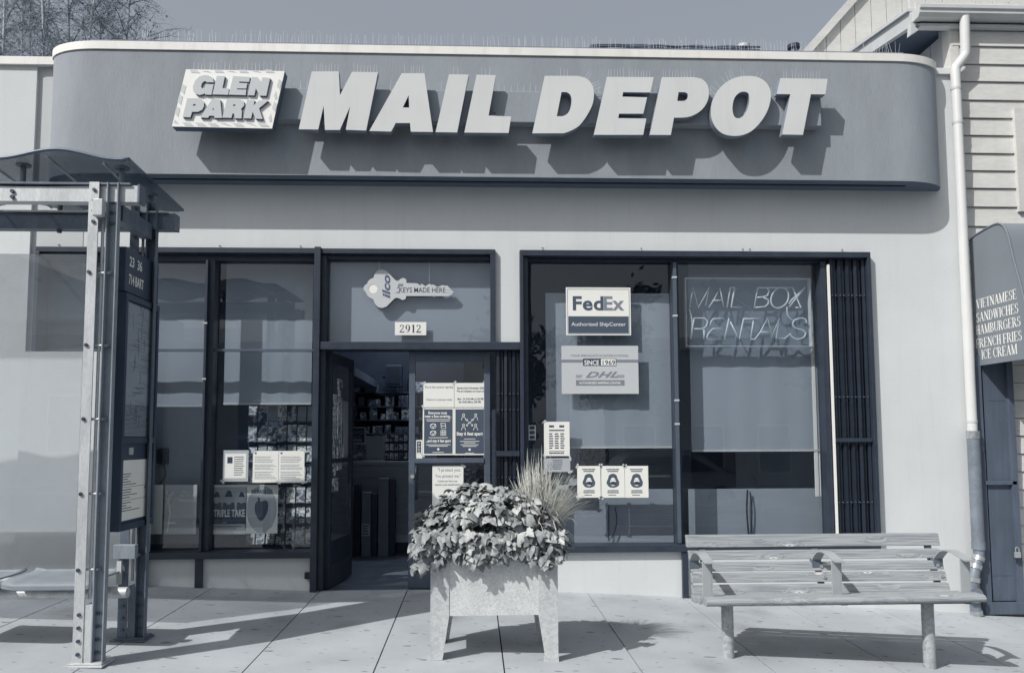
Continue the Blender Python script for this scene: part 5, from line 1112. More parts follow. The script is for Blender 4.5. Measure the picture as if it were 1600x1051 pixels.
for py in (625, 762, 898):
    mb = MB()
    for i in range(10): p_ = at(1546 + i * 3.6, py, -.04); mb.tube([(p_.x, -.046, p_.z), (p_.x, -.04, p_.z)], .004, 5)
    mb.build('rivet', M['alum'], gt)
pd = thing('padlock', 'small steel padlock hanging on the grey folding gate', 'padlock', tuple(at(1590, 868, -.1)))
a, b, c_, d = rect(1586, 862, 1594.5, 871, -.1); MB().box(a, b, -.11, -.085, c_, d).build('body', M['boltlight'], pd, bevel=.004); MB().box(a, b, -.112, -.084, c_ - .012, c_ - .001).build('lower_case', M['navy'], pd)
mx_ = (a + b) / 2; MB().tube(catmull([(mx_ - .015, -.097, d), (mx_ - .015, -.097, d + .03), (mx_, -.097, d + .045), (mx_ + .015, -.097, d + .03), (mx_ + .015, -.097, d)], 4), .004, 6).build('shackle', M['boltlight'], pd)
a, b, c_, d = rect(1592, 671, 1650, 762, .03)
mn = thing('menu_board', 'pale menu board in a frame beyond the folding gate', 'menu board', (a, .03, c_)); MB().box(a, b, .03, .05, c_, d).build('frame', M['gate'], mn); MB().box(a + .03, b, .024, .0299, c_ + .05, d - .04).build('board', M['paper2'], mn)
MB().box(at(1592, 700, .2).x, 9, .06, .1, gz(5), zA0 + .3).build('shop_door', M['roomdark'], nb)
a, b, c_, d = rect(1592, 775, 1650, 816, .03); MB().box(a, b, .03, .05, c_, d).build('lower_sign_panel', M['board'], nb)

# cable coil and vents on the shop roof
cb = thing('cable_coil', 'long loose coil of cable lying on the roof behind the sign', 'cable', (at(1020, 76, .9).x, .9, z_roof - .05))
for i in range(9):
    y_ = .9 + i * .03; z_ = at(1000, 76, y_).z - .035 + (i % 4) * .022
    MB().tube(catmull([(at(917 + i * 2, 72, y_).x + k_ * (.18), y_, z_ + random.uniform(-.012, .012)) for k_ in range(11)], 3), .010, 5).build('strand', M['cable'], cb, smooth='all')
for px, wd, lab in ((1162, 12, 'round roof vent cap beside the cable coil'), (1240, 10, 'small dark roof vent near the neighbour gable')):
    a = at(px, 75, 1.1); v_ = thing('roof_vent', lab, 'vent', (a.x, 1.1, z_roof - .05)); MB().tube([(a.x, 1.1, z_roof - .06), (a.x, 1.1, a.z - .01)], .04, 12).build('stack', M['alum'], v_, smooth=True); MB().tube([(a.x, 1.1, a.z - .01), (a.x, 1.1, a.z + .03)], .065, 12).build('lid', M['gutter'] if px < 1200 else M['navy'], v_, smooth=True)

# ================================================================== BUS SHELTER
cx1, cy1 = -2.235, -2.16; cx2, cy2 = -2.225, -1.62
sh = thing('bus_shelter', 'galvanised bus shelter with wavy roof, glass screen and perforated seats', 'bus shelter', (cx1, -1.9, gz(cx1, -2)))
def column(cx, cy, ztop, m):
    z0 = gz(cx, cy)
    c = MB()
    # flat channel nearest the wall side: bright face, and a channel open towards the street
    c.box(cx - .088, cx - .028, cy - .055, cy - .047, z0 + .02, ztop).box(cx - .088, cx - .081, cy - .047, cy + .05, z0 + .02, ztop)
    col = c.build('column', m, sh, bevel=.0015)
    MB().box(cx + .018, cx + .084, cy - .018, cy - .010, z0 + .02, ztop).box(cx + .016, cx + .024, cy - .055, cy - .0185, z0 + .02, ztop).box(cx + .078, cx + .086, cy - .055, cy - .0185, z0 + .02, ztop).build('open_channel', M['channel'] if m is M['steel'] else M['steeldark'], col, bevel=.0015)
    MB().tube([(cx - .014, cy - .02, z0 + .38), (cx - .014, cy - .02, ztop - .12)], .010, 8).tube([(cx + .006, cy + .01, z0 + .38), (cx + .006, cy + .01, ztop - .12)], .007, 8).build('inner_rod', M['steel'], col)
    MB().box(cx - .026, cx + .016, cy - .05, cy + .03, z0 + .015, z0 + .35).build('base_plate_insert', m, col)
    MB().box(cx - .12, cx + .10, cy - .09, cy + .08, z0 - .0, z0 + .012).box(cx - .10, cx + .09, cy - .075, cy + .065, z0 + .0125, z0 + .022).build('foot_plate', m, col, bevel=.002)
    bl = mesh_of(MB().tube([(0, 0, 0), (0, -.009, 0)], .011, 8), M['bolt'])
    for k_ in range(4):
        z_ = z0 + .07 + k_ * .075
        shared('bolt', bl, col, (cx - .055, cy - .055, z_)); shared('bolt', bl, col, (cx + .036, cy - .018, z_)); shared('bolt', bl, col, (cx + .064, cy - .018, z_))
    for k_ in range(4):
        z_ = ztop - .05 - k_ * .065
        shared('bolt', bl, col, (cx - .055, cy - .055, z_)); shared('bolt', bl, col, (cx + .036, cy - .018, z_)); shared('bolt', bl, col, (cx + .064, cy - .018, z_))
    for k_ in range(5):
        z_ = z0 + .55 + k_ * .44
        if z_ > ztop - .35: continue
        MB().tube([(cx - .06, cy - .03, z_), (cx + .05, cy - .03, z_)], .008, 8).build('tie_rod', M['steel'], col, smooth=True)
        shared('bolt', bl, col, (cx - .07, cy - .055, z_)); shared('bolt', bl, col, (cx + .05, cy - .04, z_))
    return col
zt1 = at(165, 289, cy1).z; zt2 = at(238, 318, cy2).z
zt2 = max(zt2, zt1 - .05)
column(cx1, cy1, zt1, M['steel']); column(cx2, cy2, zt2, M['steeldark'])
# beams along the street
b0 = at(100, 318, cy1).z; b1 = at(100, 289, cy1).z; xr_ = at(215, 305, cy1 - .03).x
def beam(y, x1, z0, z1, m):
    # tapered lens profile, thicker at the columns
    pts = []; 
    for i in range(25):
        x_ = -6.3 + (x1 + 6.3) * i / 24; pts.append((x_, z1 - .012 * math.sin((x_ - x1) * 2.4) ** 2))
    for i in range(25):
        x_ = x1 - (x1 + 6.3) * i / 24; pts.append((x_, z0 + .0 * x_))
    return MB().prism(pts, y - .03, y + .045).build('roof_beam', m, sh)
bm1 = beam(cy1, xr_, b0 + .004, b1 - .01, M['steel'])
MB().box(-6.3, xr_ - .04, cy1 - .045, cy1 + .06, b1 - .009, b1 + .003).build('beam_flange', M['steeldark'], bm1)
MB().box(xr_, xr_ + .012, cy1 - .034, cy1 + .05, b0, b1).build('end_cap', M['steeldark'], bm1)
c0, c1 = at(60, 359, cy2).z, at(60, 334, cy2).z; xr2 = at(271, 345, cy2 - .03).x
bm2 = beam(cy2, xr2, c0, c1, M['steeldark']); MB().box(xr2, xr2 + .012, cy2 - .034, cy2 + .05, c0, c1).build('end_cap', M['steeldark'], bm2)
MB().box(-6.3, xr2 - .04, cy2 - .045, cy2 + .06, c1 + .001, c1 + .012).build('beam_flange', M['steel'], bm2)
for bmx, Y_, pys in ((bm1, cy1 - .03, ((60, 299), (60, 308), (-20, 299), (-20, 308))),):
    for px, py in pys: p_ = at(px / 3 if px == 60 else px, py, Y_); MB().tube([(p_.x, Y_, p_.z), (p_.x, Y_ - .012, p_.z)], .012, 8).build('bolt', M['bolt'], bmx)
# cross rails between the columns, control box
MB().box(cx1 + .0, cx1 + .07, cy1 + .05, cy2 - .06, zt1 - .21, zt1 - .11).build('cross_rail', M['steeldark'], sh)
a, b, c_, d = rect(145, 311, 161, 337, cy1 - .09); MB().box(a, b, cy1 - .10, cy1 - .056, c_, d).build('junction_box', M['steel'], sh, bevel=.004)
# wavy roof
zR = at(203, 247, cy1 - .10).z; yF = cy1 - .10; yB = -1.23; xR = at(203, 247, yF).x
def wave(x): return .030 * math.cos((x - xR + .43) * 2 * math.pi / .72) + .024
rv = []; nx = 110; ny = 6
for k_ in (0, 1):
    for j in range(ny + 1):
        for i in range(nx + 1):
            x_ = xR - 4.2 * i / nx; y_ = yF + (yB - yF) * j / ny; rv.append((x_ - .06 * j / ny, y_, zR + wave(x_) - k_ * .014))
q_ = (nx + 1) * (ny + 1); rf = []
for j in range(ny):
    for i in range(nx):
        a = j * (nx + 1) + i; rf += [(a, a + 1, a + nx + 2, a + nx + 1), (a + q_, a + nx + 1 + q_, a + nx + 2 + q_, a + 1 + q_)]
for i in range(nx): rf += [(i, i + q_, i + 1 + q_, i + 1), (ny * (nx + 1) + i, ny * (nx + 1) + i + 1, ny * (nx + 1) + i + 1 + q_, ny * (nx + 1) + i + q_)]
for j in range(ny): rf += [(j * (nx + 1), (j + 1) * (nx + 1), (j + 1) * (nx + 1) + q_, j * (nx + 1) + q_), (j * (nx + 1) + nx, j * (nx + 1) + nx + q_, (j + 1) * (nx + 1) + nx + q_, (j + 1) * (nx + 1) + nx)]
rsh = MB().add(rv, rf).build('wavy_roof', M['roofsheet'], sh, smooth=True)
MB().tube([(xR - 4.2 * i / 100, yF - .004, zR + wave(xR - 4.2 * i / 100) - .006) for i in range(101)], .010, 6).build('roof_edge_trim', M['alum'], rsh, smooth='all')
for px, yb, zb_ in ((36, cy1, b1), (190, cy1, b1), (237, cy2, c1), (96, cy2, c1)):
    x_ = at(px, 280, yb).x; z2 = zR + wave(x_) - .016
    MB().tube([(x_, yb, zb_ - (.13 if yb == cy2 else 0)), (x_, yb, z2)], .016, 10).tube([(x_, yb, z2 - .012), (x_, yb, z2)], .042, 14).build('roof_post', M['steeldark'], sh, smooth=True)
for i in range(9):
    x_ = xR - .18 - i * .34; zz_ = zR + wave(x_) - .0145
    MB().tube([(x_, yF + .05, zz_ - .006), (x_ - .11, yB - .08, zz_ - .006)], .008, 6).build('roof_light_streak', M['steel'], rsh, smooth=True)  # pale bars put in for the light streaks under the roof
# information cabinet: face turned along the pavement
kx1 = atx(190, 500, -2.17).x
CX0, CX1, cY0, cY1 = -2.255, -2.17, atx(190, 600, -2.17).y, atx(243, 600, -2.17).y
zc1 = atx(190, 381, -2.17).z; zc0 = atx(190, 829, -2.17).z; zsp = atx(190, 452, -2.17).z
cab = thing('route_cabinet', 'tall dark cabinet with route numbers, map and white notice on the shelter', 'display cabinet', (CX0, cY0, zc0))
MB().box(CX0, CX1, cY0, cY1, zc0, zsp - .006).build('case', M['cabinet'], cab, bevel=.004)
MB().box(CX0, CX1, cY0, cY1, zsp, zc1).build('header_case', M['cabinet'], cab, bevel=.004)
def fx(name, y0, y1, z0, z1, m, e=.002): return MB().box(CX1 + .0003, CX1 + e, y0, y1, z0, z1).build(name, M[m], cab)
dy = cY1 - cY0
fr = MB()
for q in ((cY0, cY0 + .03, zc0, zsp - .01), (cY1 - .03, cY1, zc0, zsp - .01), (cY0 + .03, cY1 - .03, zsp - .05, zsp - .01), (cY0 + .03, cY1 - .03, zc0, zc0 + .04)): fr.box(CX1 + .0003, CX1 + .014, q[0], q[1], q[2], q[3])
zmid = atx(200, 686, CX1).z; fr.box(CX1 + .0003, CX1 + .014, cY0 + .03, cY1 - .03, zmid - .025, zmid + .015); fr.build('door_frame', M['cabinet'], cab, bevel=.002)
fx('map_sheet', cY0 + .035, cY1 - .035, zmid + .02, zsp - .06, 'board')
mb = MB(); rr = random.Random(3)
for i in range(70):
    z_ = rr.uniform(zmid + .06, zsp - .10); y_ = rr.uniform(cY0 + .045, cY1 - .2); v_ = rr.random() < .3
    mb.tube(catmull([(CX1 + .0025, y_ + (k_ * .045 if not v_ else rr.uniform(0, .02)), z_ + rr.uniform(-.008, .008) + (k_ * .03 if v_ else 0)) for k_ in range(4)], 2), .0008, 3)
for i in range(40):
    z_ = zmid + .03 + i * .004 * 2; 
    if z_ < zmid + .22: mb.box(CX1 + .0022, CX1 + .003, cY0 + .05, cY1 - .05 - rr.uniform(0, .08), z_, z_ + .0022)
mb.build('map_print', M['cabinet'], cab)
fx('white_notice', cY0 + .035, cY1 - .035, zc0 + .06, zmid - .13, 'paper')
mb = MB(); 
for i in range(15):
    z_ = zc0 + .12 + i * (zmid - .2 - zc0 - .12) / 15; e_ = rr.uniform(.15, .95)
    if i in (4, 9): mb.box(CX1 + .0022, CX1 + .003, cY0 + .05, cY1 - .05, z_ - .001, z_ + .001); continue
    mb.box(CX1 + .0022, CX1 + .003, cY0 + .05, cY0 + .05 + (dy - .1) * e_, z_ - .0022, z_ + .0022)
mb.build('notice_print', M['ink'], cab)
mb = MB(); fs_ = .085
yy0 = atx(205, 415, CX1).y
for body, py, x0_, x1_ in (('23  36', 415, 203, 221), ('714 BART', 443, 202, 223)):
    y0_, y1_ = atx(x0_, py, CX1).y, atx(x1_, py, CX1).y; z_ = atx((x0_ + x1_) / 2, py, CX1).z
    mb.text(body, (y0_ + y1_) / 2, z_ - .02, .062, 0, width=(y1_ - y0_) * 1.1, bold=.018, frame='+x', X=CX1 + .0010)
mb.build('lettering', M['paper'], cab)
fx('small_plate', atx(201, 704, CX1).y, atx(207, 704, CX1).y, atx(204, 710, CX1).z, atx(204, 699, CX1).z, 'paper2', .006)
# small bracket boxes low on the rear column
a, b, c_, d = rect(178, 848, 212, 875, cy2 - .1); MB().box(a, b, cy2 - .11, cy2 - .06, c_ + .01, d - .01).build('socket_box', M['channel'], sh, bevel=.003)
a, b, c_, d = rect(183, 875, 190, 912, cy2 - .09); MB().box(a, b, cy2 - .1, cy2 - .08, c_, d).build('strut', M['gutter'], sh)
# glass screen
gX = at(127, 620, cy2).x; gz0 = at(100, 830, cy2).z; gz1 = at(60, 397, cy2).z
MB().box(-6.2, gX, cy2 - .004, cy2 + .006, gz0, gz1).build('screen_glass', M['shelterglass'], sh)
for z_ in (gz0 + .25, gz0 + 1.4): MB().box(cx2 - .12, cx2 - .09, cy2 - .015, cy2 + .015, z_ - .015, z_ + .015).build('glass_clamp', M['steel'], sh)
# seats on a tube
tY = -1.86; tz = at(100, 926, tY).z; tx1 = at(200, 916, tY).x
MB().tube([(-6.0, tY, tz), (tx1, tY, tz)], .034, 12).build('seat_tube', M['steel'], sh, smooth=True)
def seat(x0, x1):
    pr = catmull([(tY - .155, tz + .05), (tY - .145, tz + .085), (tY - .05, tz + .095), (tY + .1, tz + .095), (tY + .19, tz + .10), (tY + .21, tz + .115)], 4)
    n = len(pr); vs = []
    def ed(t): return 1 - .0 * t
    N = 8
    for L_ in (0, -.008):
        for i in range(N + 1):
            x_ = x0 + (x1 - x0) * i / N; e_ = abs(2 * i / N - 1); dz_ = .09 * max(0, e_ - .8) ** 1.2
            for p in pr: vs.append((x_, p[0], p[1] + dz_ + L_))
    K = (N + 1) * n; fs = []
    for i in range(N):
        for j in range(n - 1):
            a = i * n + j; fs += [(a, a + 1, a + n + 1, a + n), (a + K, a + n + K, a + n + 1 + K, a + 1 + K)]
    for i in range(N): fs += [(i * n, (i + 1) * n, (i + 1) * n + K, i * n + K), (i * n + n - 1, i * n + n - 1 + K, (i + 1) * n + n - 1 + K, (i + 1) * n + n - 1)]
    for j in range(n - 1): fs += [(j, j + K, j + 1 + K, j + 1), (N * n + j, N * n + j + 1, N * n + j + 1 + K, N * n + j + K)]
    s_ = MB().add(vs, fs).build('seat', M['seatmetal'], sh, smooth='all')
    MB().box((x0 + x1) / 2 - .05, (x0 + x1) / 2 + .05, tY - .05, tY + .05, tz + .02, tz + .085).build('seat_bracket', M['steeldark'], s_)
seat(at(26, 905, tY).x, at(155, 905, tY).x + .06)
seat(at(-120, 905, tY).x, at(12, 905, tY).x)

# ================================================================== PLANTER
PF = -2.04; PB = -1.60
pxl = at(672.5, 950, PF).x; pxr = at(872, 950, PF).x; pz = gz(.1, -2.0)
zr_ = at(770, 858, PF).z; zpb = at(770, 961, PF).z
pt = thing('planter', 'square galvanised steel planter on four tapered legs', 'planter', ((pxl + pxr) / 2, (PF + PB) / 2, pz))
def leg(xo, xi_t, xi_b, y0, y1, zfoot):
    s_ = 1 if xi_t > xo else -1
    o = MB()
    poly = [(xo, zfoot), (xi_b, zfoot), (xi_t, zpb), (xi_t, zr_), (xo, zr_)]
    o.prism(poly, y0, y1)
    o.box(xo, xo + s_ * .004, y0 + (.004 if y1 > y0 else -.004), y0 + (.10 if y1 > y0 else -.10), zfoot, zr_ - .001)
    return o.build('leg', M['galv2'], pt, bevel=.0012)
leg(pxl, at(702, 900, PF).x, at(691.5, 1025, PF).x, PF, PF + .004, gz(pxl, PF)); leg(pxr, at(841, 900, PF).x, at(853, 1025, PF).x, PF, PF + .004, gz(pxr, PF))
leg(pxl + .045, pxl + .14, pxl + .10, PB, PB - .004, gz(pxl, PB)); leg(pxr - .01, pxr - .13, pxr - .09, PB, PB - .004, gz(pxr, PB))
MB().box(pxl + .003, pxr - .003, PF + .0045, PF + .012, zpb, zr_ - .002).build('front_panel', M['galv'], pt)
MB().box(pxl + .003, pxl + .010, PF + .0125, PB - .004, zpb, zr_ - .003).box(pxr - .010, pxr - .003, PF + .0125, PB - .004, zpb, zr_ - .003).box(pxl + .0105, pxr - .0105, PB - .010, PB - .005, zpb, zr_ - .003).box(pxl + .0105, pxr - .0105, PF + .0125, PB - .0105, zpb, zpb + .01).build('side_panel', M['galv'], pt)
MB().box(pxl + .011, pxr - .011, PF + .013, PB - .011, zr_ - .06, zr_ - .03).build('soil', M['soil'], pt)
MB().box(pxr - .09, pxr + .002, PF - .004, PF - .0005, gz(pxr, PF), gz(pxr, PF) + .035).build('foot_cap', M['galv2'], pt)
# trailing vine with broad leaves
vn = thing('trailing_vine', 'leafy trailing vine spilling over the front of the steel planter', 'plant', ((pxl + pxr) / 2, -1.85, zr_))
def leaf_mesh(fold, lobes):
    pts = []
    if lobes: base = [(0, 0), (.28, -.16), (.5, .0), (.42, .22), (.52, .42), (.3, .48), (.22, .72), (0, 1.0)]
    else: base = [(0, 0), (.25, -.17), (.47, -.05), (.5, .2), (.38, .48), (.18, .78), (0, 1.0)]
    R = base; Lm = [(-x, y) for x, y in reversed(base[1:-1])]
    vs = []; 
    def z_(x, y): return -fold * abs(x) * 1.0 + .18 * math.sin(y * 2.6) * .5 - .12 * x * x + .05 * math.sin(9 * x + 4 * y)
    for x, y in R + Lm: vs.append((x, y, z_(x, y)))
    mid = [(0, .12), (0, .38), (0, .66)]
    m0 = len(vs)
    for x, y in mid: vs.append((x, y, z_(x, y) + .02))
    nR = len(R); tot = len(R + Lm); fs = []
    def near(y): return m0 + (0 if y < .25 else 1 if y < .52 else 2)
    for i in range(tot):
        j = (i + 1) % tot; a = near(vs[i][1]); b = near(vs[j][1])
        if i != 0 and j != 0 or True:
            fs.append((i, j, b) if a == b else (i, j, b, a))
    bm_ = bpy.data.meshes.new('leaf'); bm_.from_pydata(vs, [], fs); bm_.materials.append(M['leaf']); bm_.polygons.foreach_set('use_smooth', [True] * len(bm_.polygons)); return bm_
LM = [leaf_mesh(.45, False), leaf_mesh(.15, True), leaf_mesh(-.3, True), leaf_mesh(.8, False), leaf_mesh(.4, True), leaf_mesh(-.1, False)]
rl = random.Random(11)
mc = Vector((at(766, 830, -1.85).x, -1.83, zr_ + .0))
def leaf_spot():
    # a mound over the planter whose skirt hangs down in front
    u = rl.random()
    th = rl.uniform(0, 2 * math.pi); ph = math.acos(rl.uniform(-.15, 1))
    rx, ry, rzz = .485, .275, at(757, 757, -1.9).z - zr_
    n = Vector((math.cos(th) * math.sin(ph), math.sin(th) * math.sin(ph), math.cos(ph)))
    wob = 1 + .10 * noise.noise(n * 2.3 + Vector((3, 1, 0)))
    p = mc + Vector((n.x * rx, n.y * ry, n.z * rzz)) * wob * (1 - .22 * rl.random() ** 2)
    front = max(0, -n.y)
    if p.z < zr_ + .16: p.z -= front * rl.uniform(0, .10)
    p.z = max(p.z, zr_ - (.10 if p.x < pxl + .03 else .02))
    return p, n
spots = [leaf_spot() for _ in range(1500)]
# extra skirt of leaves over the front rim
for _ in range(330):
    x_ = rl.uniform(pxl - .10, pxr + .02); t = (x_ - pxl) / (pxr - pxl)
    drop = .11 * abs(math.sin(6.2 * t - .95)) * (.6 + .5 * t)
    if t < .10: drop += .09
    spots.append((Vector((x_, PF - rl.uniform(.005, .07), zr_ + .12 - rl.random() * (drop + .10))), Vector((rl.uniform(-.4, .4), -1, .25))))
def vis(sp): p, n = sp; return p.y * 1.0 - .35 * (p.z - zr_) - .2 * n.z
spots.sort(key=vis)
stuffv = MB()
for i, (p, n) in enumerate(spots):
    s_ = rl.choice((rl.uniform(.03, .055), rl.uniform(.045, .088)))
    # leaf tip points outwards and down, face towards the normal
    tip = (Vector((n.x * .8, n.y * .6, -0.9)) + Vector((rl.uniform(-.7, .7), rl.uniform(-.5, .5), rl.uniform(-.4, .5)))).normalized()
    nn = (n + Vector((rl.uniform(-1.0, 1.0), rl.uniform(-.9, .5), rl.uniform(-.3, 1.1)))).normalized()
    tip = (tip - nn * tip.dot(nn)).normalized(); sd = tip.cross(nn)
    R = Matrix((sd, tip, nn)).transposed()
    me = rl.choice(LM)
    if i < 300:
        o = shared('leaf', me, vn, p, R.to_euler(), (s_, s_, s_))
    else:
        stuffv.add([p + R @ (v.co * s_) for v in me.vertices], [tuple(f.vertices) for f in me.polygons])
so_ = stuffv.build('foliage', M['leaf'], vn, kind='stuff', smooth='all')
stv = MB()
for _ in range(46):
    a_ = Vector((rl.uniform(pxl + .1, pxr - .1), rl.uniform(-1.95, -1.68), zr_ - .03)); p, n = rl.choice(spots)
    stv.tube(catmull([tuple(a_), tuple((a_ + p) / 2 + Vector((0, 0, .08))), tuple(p)], 4), .0028, 4)
stv.build('stem', M['leaf'], vn, kind='stuff')
# grass
gp_ = thing('grass_plant', 'pale spiky grass clump at the corner of the planter', 'plant', (at(842, 800, -1.85).x, -1.82, zr_ - .02))
g0 = Vector((at(838, 800, -1.85).x, -1.82, zr_ + .05)); bl = MB(); rg = random.Random(5)
for i in range(560):
    th = rg.uniform(0, 2 * math.pi); sp = rg.random() ** .7
    lean = Vector((math.cos(th) * (.38 if math.cos(th) > 0 else .2) * sp + .0 * rg.random(), math.sin(th) * .26 * sp, 0)); H_ = rg.uniform(.36, .60) * (1 - .36 * sp)
    base = g0 + Vector((rg.uniform(-.07, .09), rg.uniform(-.06, .06), 0)); droop = .12 * sp + (.25 * rg.random() if rg.random() < .10 else 0)
    P = [base + lean * (t ** 1.2) + Vector((0, 0, H_ * t - droop * t ** 3)) for t in (0, .3, .6, .85, 1)]
    sd = Vector((-lean.y, lean.x, 0)); sd = (sd.normalized() if sd.length > 1e-4 else Vector((1, 0, 0))) * .5 + Vector((.7, 0, 0)); sd.normalize(); vs = []
    for k_, p in enumerate(P):
        w_ = (.0036, .0036, .0030, .0020, .0005)[k_]; vs += [p - sd * w_, p + sd * w_, p + Vector((0, -.0012, 0))]
    fs = []
    for k_ in range(4): a = k_ * 3; fs += [(a, a + 2, a + 5, a + 3), (a + 2, a + 1, a + 4, a + 5)]
    bl.add(vs, fs)
bl.build('blades', M['blade'], gp_, kind='stuff')

# ================================================================== BENCH
bn = thing('park_bench', 'weathered wooden slat bench with steel armrests on two posts', 'bench', (2.3, -1.7, gz(2.3, -1.7)))
def bp(px, py, Y): return at(px, py, Y)
yb0 = -1.50                                             # top of back (leans away from the street)
sl_px = [(833.5, 854, 1072, 1466), (858, 873.5, 1076, 1468.5), (876.5, 891.5, 1079, 1472.5), (893, 909, 1080, 1477), (911.5, 927, 1081, 1482.5)]
wv_ = [wood_mat('weathered_wood_%s' % n_, (122, 128, 134), (166, 170, 171), s_) for n_, s_ in (('one', .3), ('two', 1.9), ('three', 4.2), ('four', 7.7))]
zs_ = []
for i, (y0_, y1_, xl_, xr_p) in enumerate(sl_px):
    y0_ += .6; y1_ -= 1.4
    Y = yb0 - .045 * i; a = at(xl_, (y0_ + y1_) / 2, Y).x; b = at(xr_p, (y0_ + y1_) / 2, Y).x
    z1_ = at(1270, y0_, Y).z; z0_ = at(1270, y1_, Y).z; tl = .010
    vs = []
    for x_ in (a, b):
        vs += [(x_, Y - .014 - tl, z0_), (x_, Y + .022 - tl, z0_), (x_, Y + .022 + tl, z1_), (x_, Y - .014 + tl, z1_)]
    MB().add(vs, [(0, 1, 2, 3), (4, 7, 6, 5), (0, 4, 5, 1), (1, 5, 6, 2), (2, 6, 7, 3), (3, 7, 4, 0)]).build('back_slat', wv_[i % 4], bn, bevel=.005, origin=(a, Y, z0_))
    zs_.append((Y, z0_, z1_, a, b))
zst = at(1101, 934, -1.955).z                                    # seat height
sx0 = at(1086, 936, -1.80).x; sx1 = at(1497, 932, -1.72).x
ysl = [-1.745, -1.845]
for i, y_ in enumerate(ysl):
    MB().box(sx0 + .0, at(1502 + 8 * i, 930, y_).x, y_ - .042, y_ + .042, zst - .066 + .013 * i, zst - .026 + .013 * i).build('seat_slat', wv_[(i + 2) % 4], bn, bevel=.006, origin=(sx0, y_, zst - .04))
# round nosed front plank
fy = -1.955; fa = at(1101, 942, fy).x; fb = at(1533, 933, fy).x
ffy = []
prf = [(fy - .055 + .03 * (1 - math.cos(math.radians(a_))) - .0, zst - .035 + .035 * math.sin(math.radians(a_))) for a_ in range(90, -91, -30)]
nose = [(fy + .055, zst), (fy - .03, zst)] + [(fy - .03 - .024 * math.sin(math.radians(a_)), zst - .023 + .023 * math.cos(math.radians(a_))) for a_ in (30, 60, 90, 120, 150, 180)] + [(fy + .055, zst - .046)]
MB().extr(nose, 'x', fa, fb).build('front_plank', wv_[1], bn, smooth=True, origin=(fa, fy, zst))
for o_ in list(bn.children):
    if o_.name.startswith(('seat_slat', 'front_plank', 'end_')): 
        for v_ in o_.data.vertices: v_.co.z += (at(1531, 927, -1.955).z - zst) * ((v_.co.x + (o_.location.x + bn.location.x)) - fa) / (fb - fa)
# frame rails under seat and back supports
xs3 = [at(1098, 900, -1.72).x, at(1300, 900, -1.72).x, at(1490, 900, -1.68).x]
sup = [at(1104, 900, -1.6).x, at(1283, 900, -1.6).x, at(1458, 900, -1.55).x]
for i, x_ in enumerate(sup):
    MB().extr([(-1.93, zst - .06), (-1.66, zst - .085), (-1.60, zst - .02), (-1.455, zs_[0][2] - .02), (-1.475, zs_[0][2] - .0), (-1.485, zs_[0][2] - .03), (-1.64, zst - .065), (-1.93, zst - .05)], 'x', x_ - .02, x_ + .02).build('support', M['steeldark'], bn)
    for j in (2, 3):
        Y, z0_, z1_, a, b = zs_[j]; MB().tube([(x_, Y - .014, (z0_ + z1_) / 2), (x_, Y - .024, (z0_ + z1_) / 2)], .012, 10).build('bolt', M['boltlight'], bn, smooth=True)
bolt_me = None
# armrests: an arched flat bar and an upright flat plate
def arm(xl, seed):
    yb_, yf_ = -1.60, -1.93
    zb_ = at(1085, 875, yb_).z; zt_ = at(1100, 866, -1.8).z + .005; zf_ = at(1115, 880, yf_).z
    pr = catmull([(yb_, zb_), (yb_ - .08, zt_ - .008), (yb_ - .18, zt_ + .004), (yf_ + .04, zt_ - .022), (yf_ - .02, zf_ + .01)], 5)
    vs = []; 
    for x_ in (xl - .032, xl + .032):
        for p in pr: vs.append((x_, p[0], p[1]))
        for p in pr: vs.append((x_, p[0], p[1] - .009))
    n = len(pr); fs = []
    for i in range(n - 1):
        fs += [(i, i + 1, i + 1 + 2 * n, i + 2 * n), (i + n, i + 3 * n, i + 1 + 3 * n, i + 1 + n), (i, i + n, i + 1 + n, i + 1), (i + 2 * n, i + 1 + 2 * n, i + 1 + 3 * n, i + 3 * n)]
    fs += [(0, 2 * n, 3 * n, n), (n - 1, 2 * n - 1, 4 * n - 1, 3 * n - 1)]
    ar = MB().add(vs, fs).build('armrest', M['armrest'], bn, smooth=True)
    MB().box(xl - .032, xl + .028, yf_ + .035, yf_ + .043, zst - .01, zt_ - .035).box(xl + .0285, xl + .034, yf_ + .035, yf_ + .10, zst - .01, zt_ - .04).build('upright', M['armrest'], ar, bevel=.002)
    MB().box(xl - .03, xl + .03, yb_ - .01, yb_ + .035, zb_ - .05, zb_).build('rear_plate', M['steeldark'], ar)
for x_ in (at(1105, 905, -1.89).x, at(1307, 905, -1.89).x, at(1508, 905, -1.89).x): arm(x_, 1)
for px, ybp in ((1138, 1027), (1453, 1043)):
    x_ = at(px, ybp, -1.82).x; z_ = gz(x_, -1.82)
    MB().tube([(x_, -1.82, z_ - .01), (x_, -1.82, zst - .062)], .0385, 20).build('post', M['postmetal'], bn, smooth=True)
MB().box(sup[0] - .05, sup[2] + .05, -1.80, -1.75, zst - .085, zst - .066).build('rail', M['steeldark'], bn)

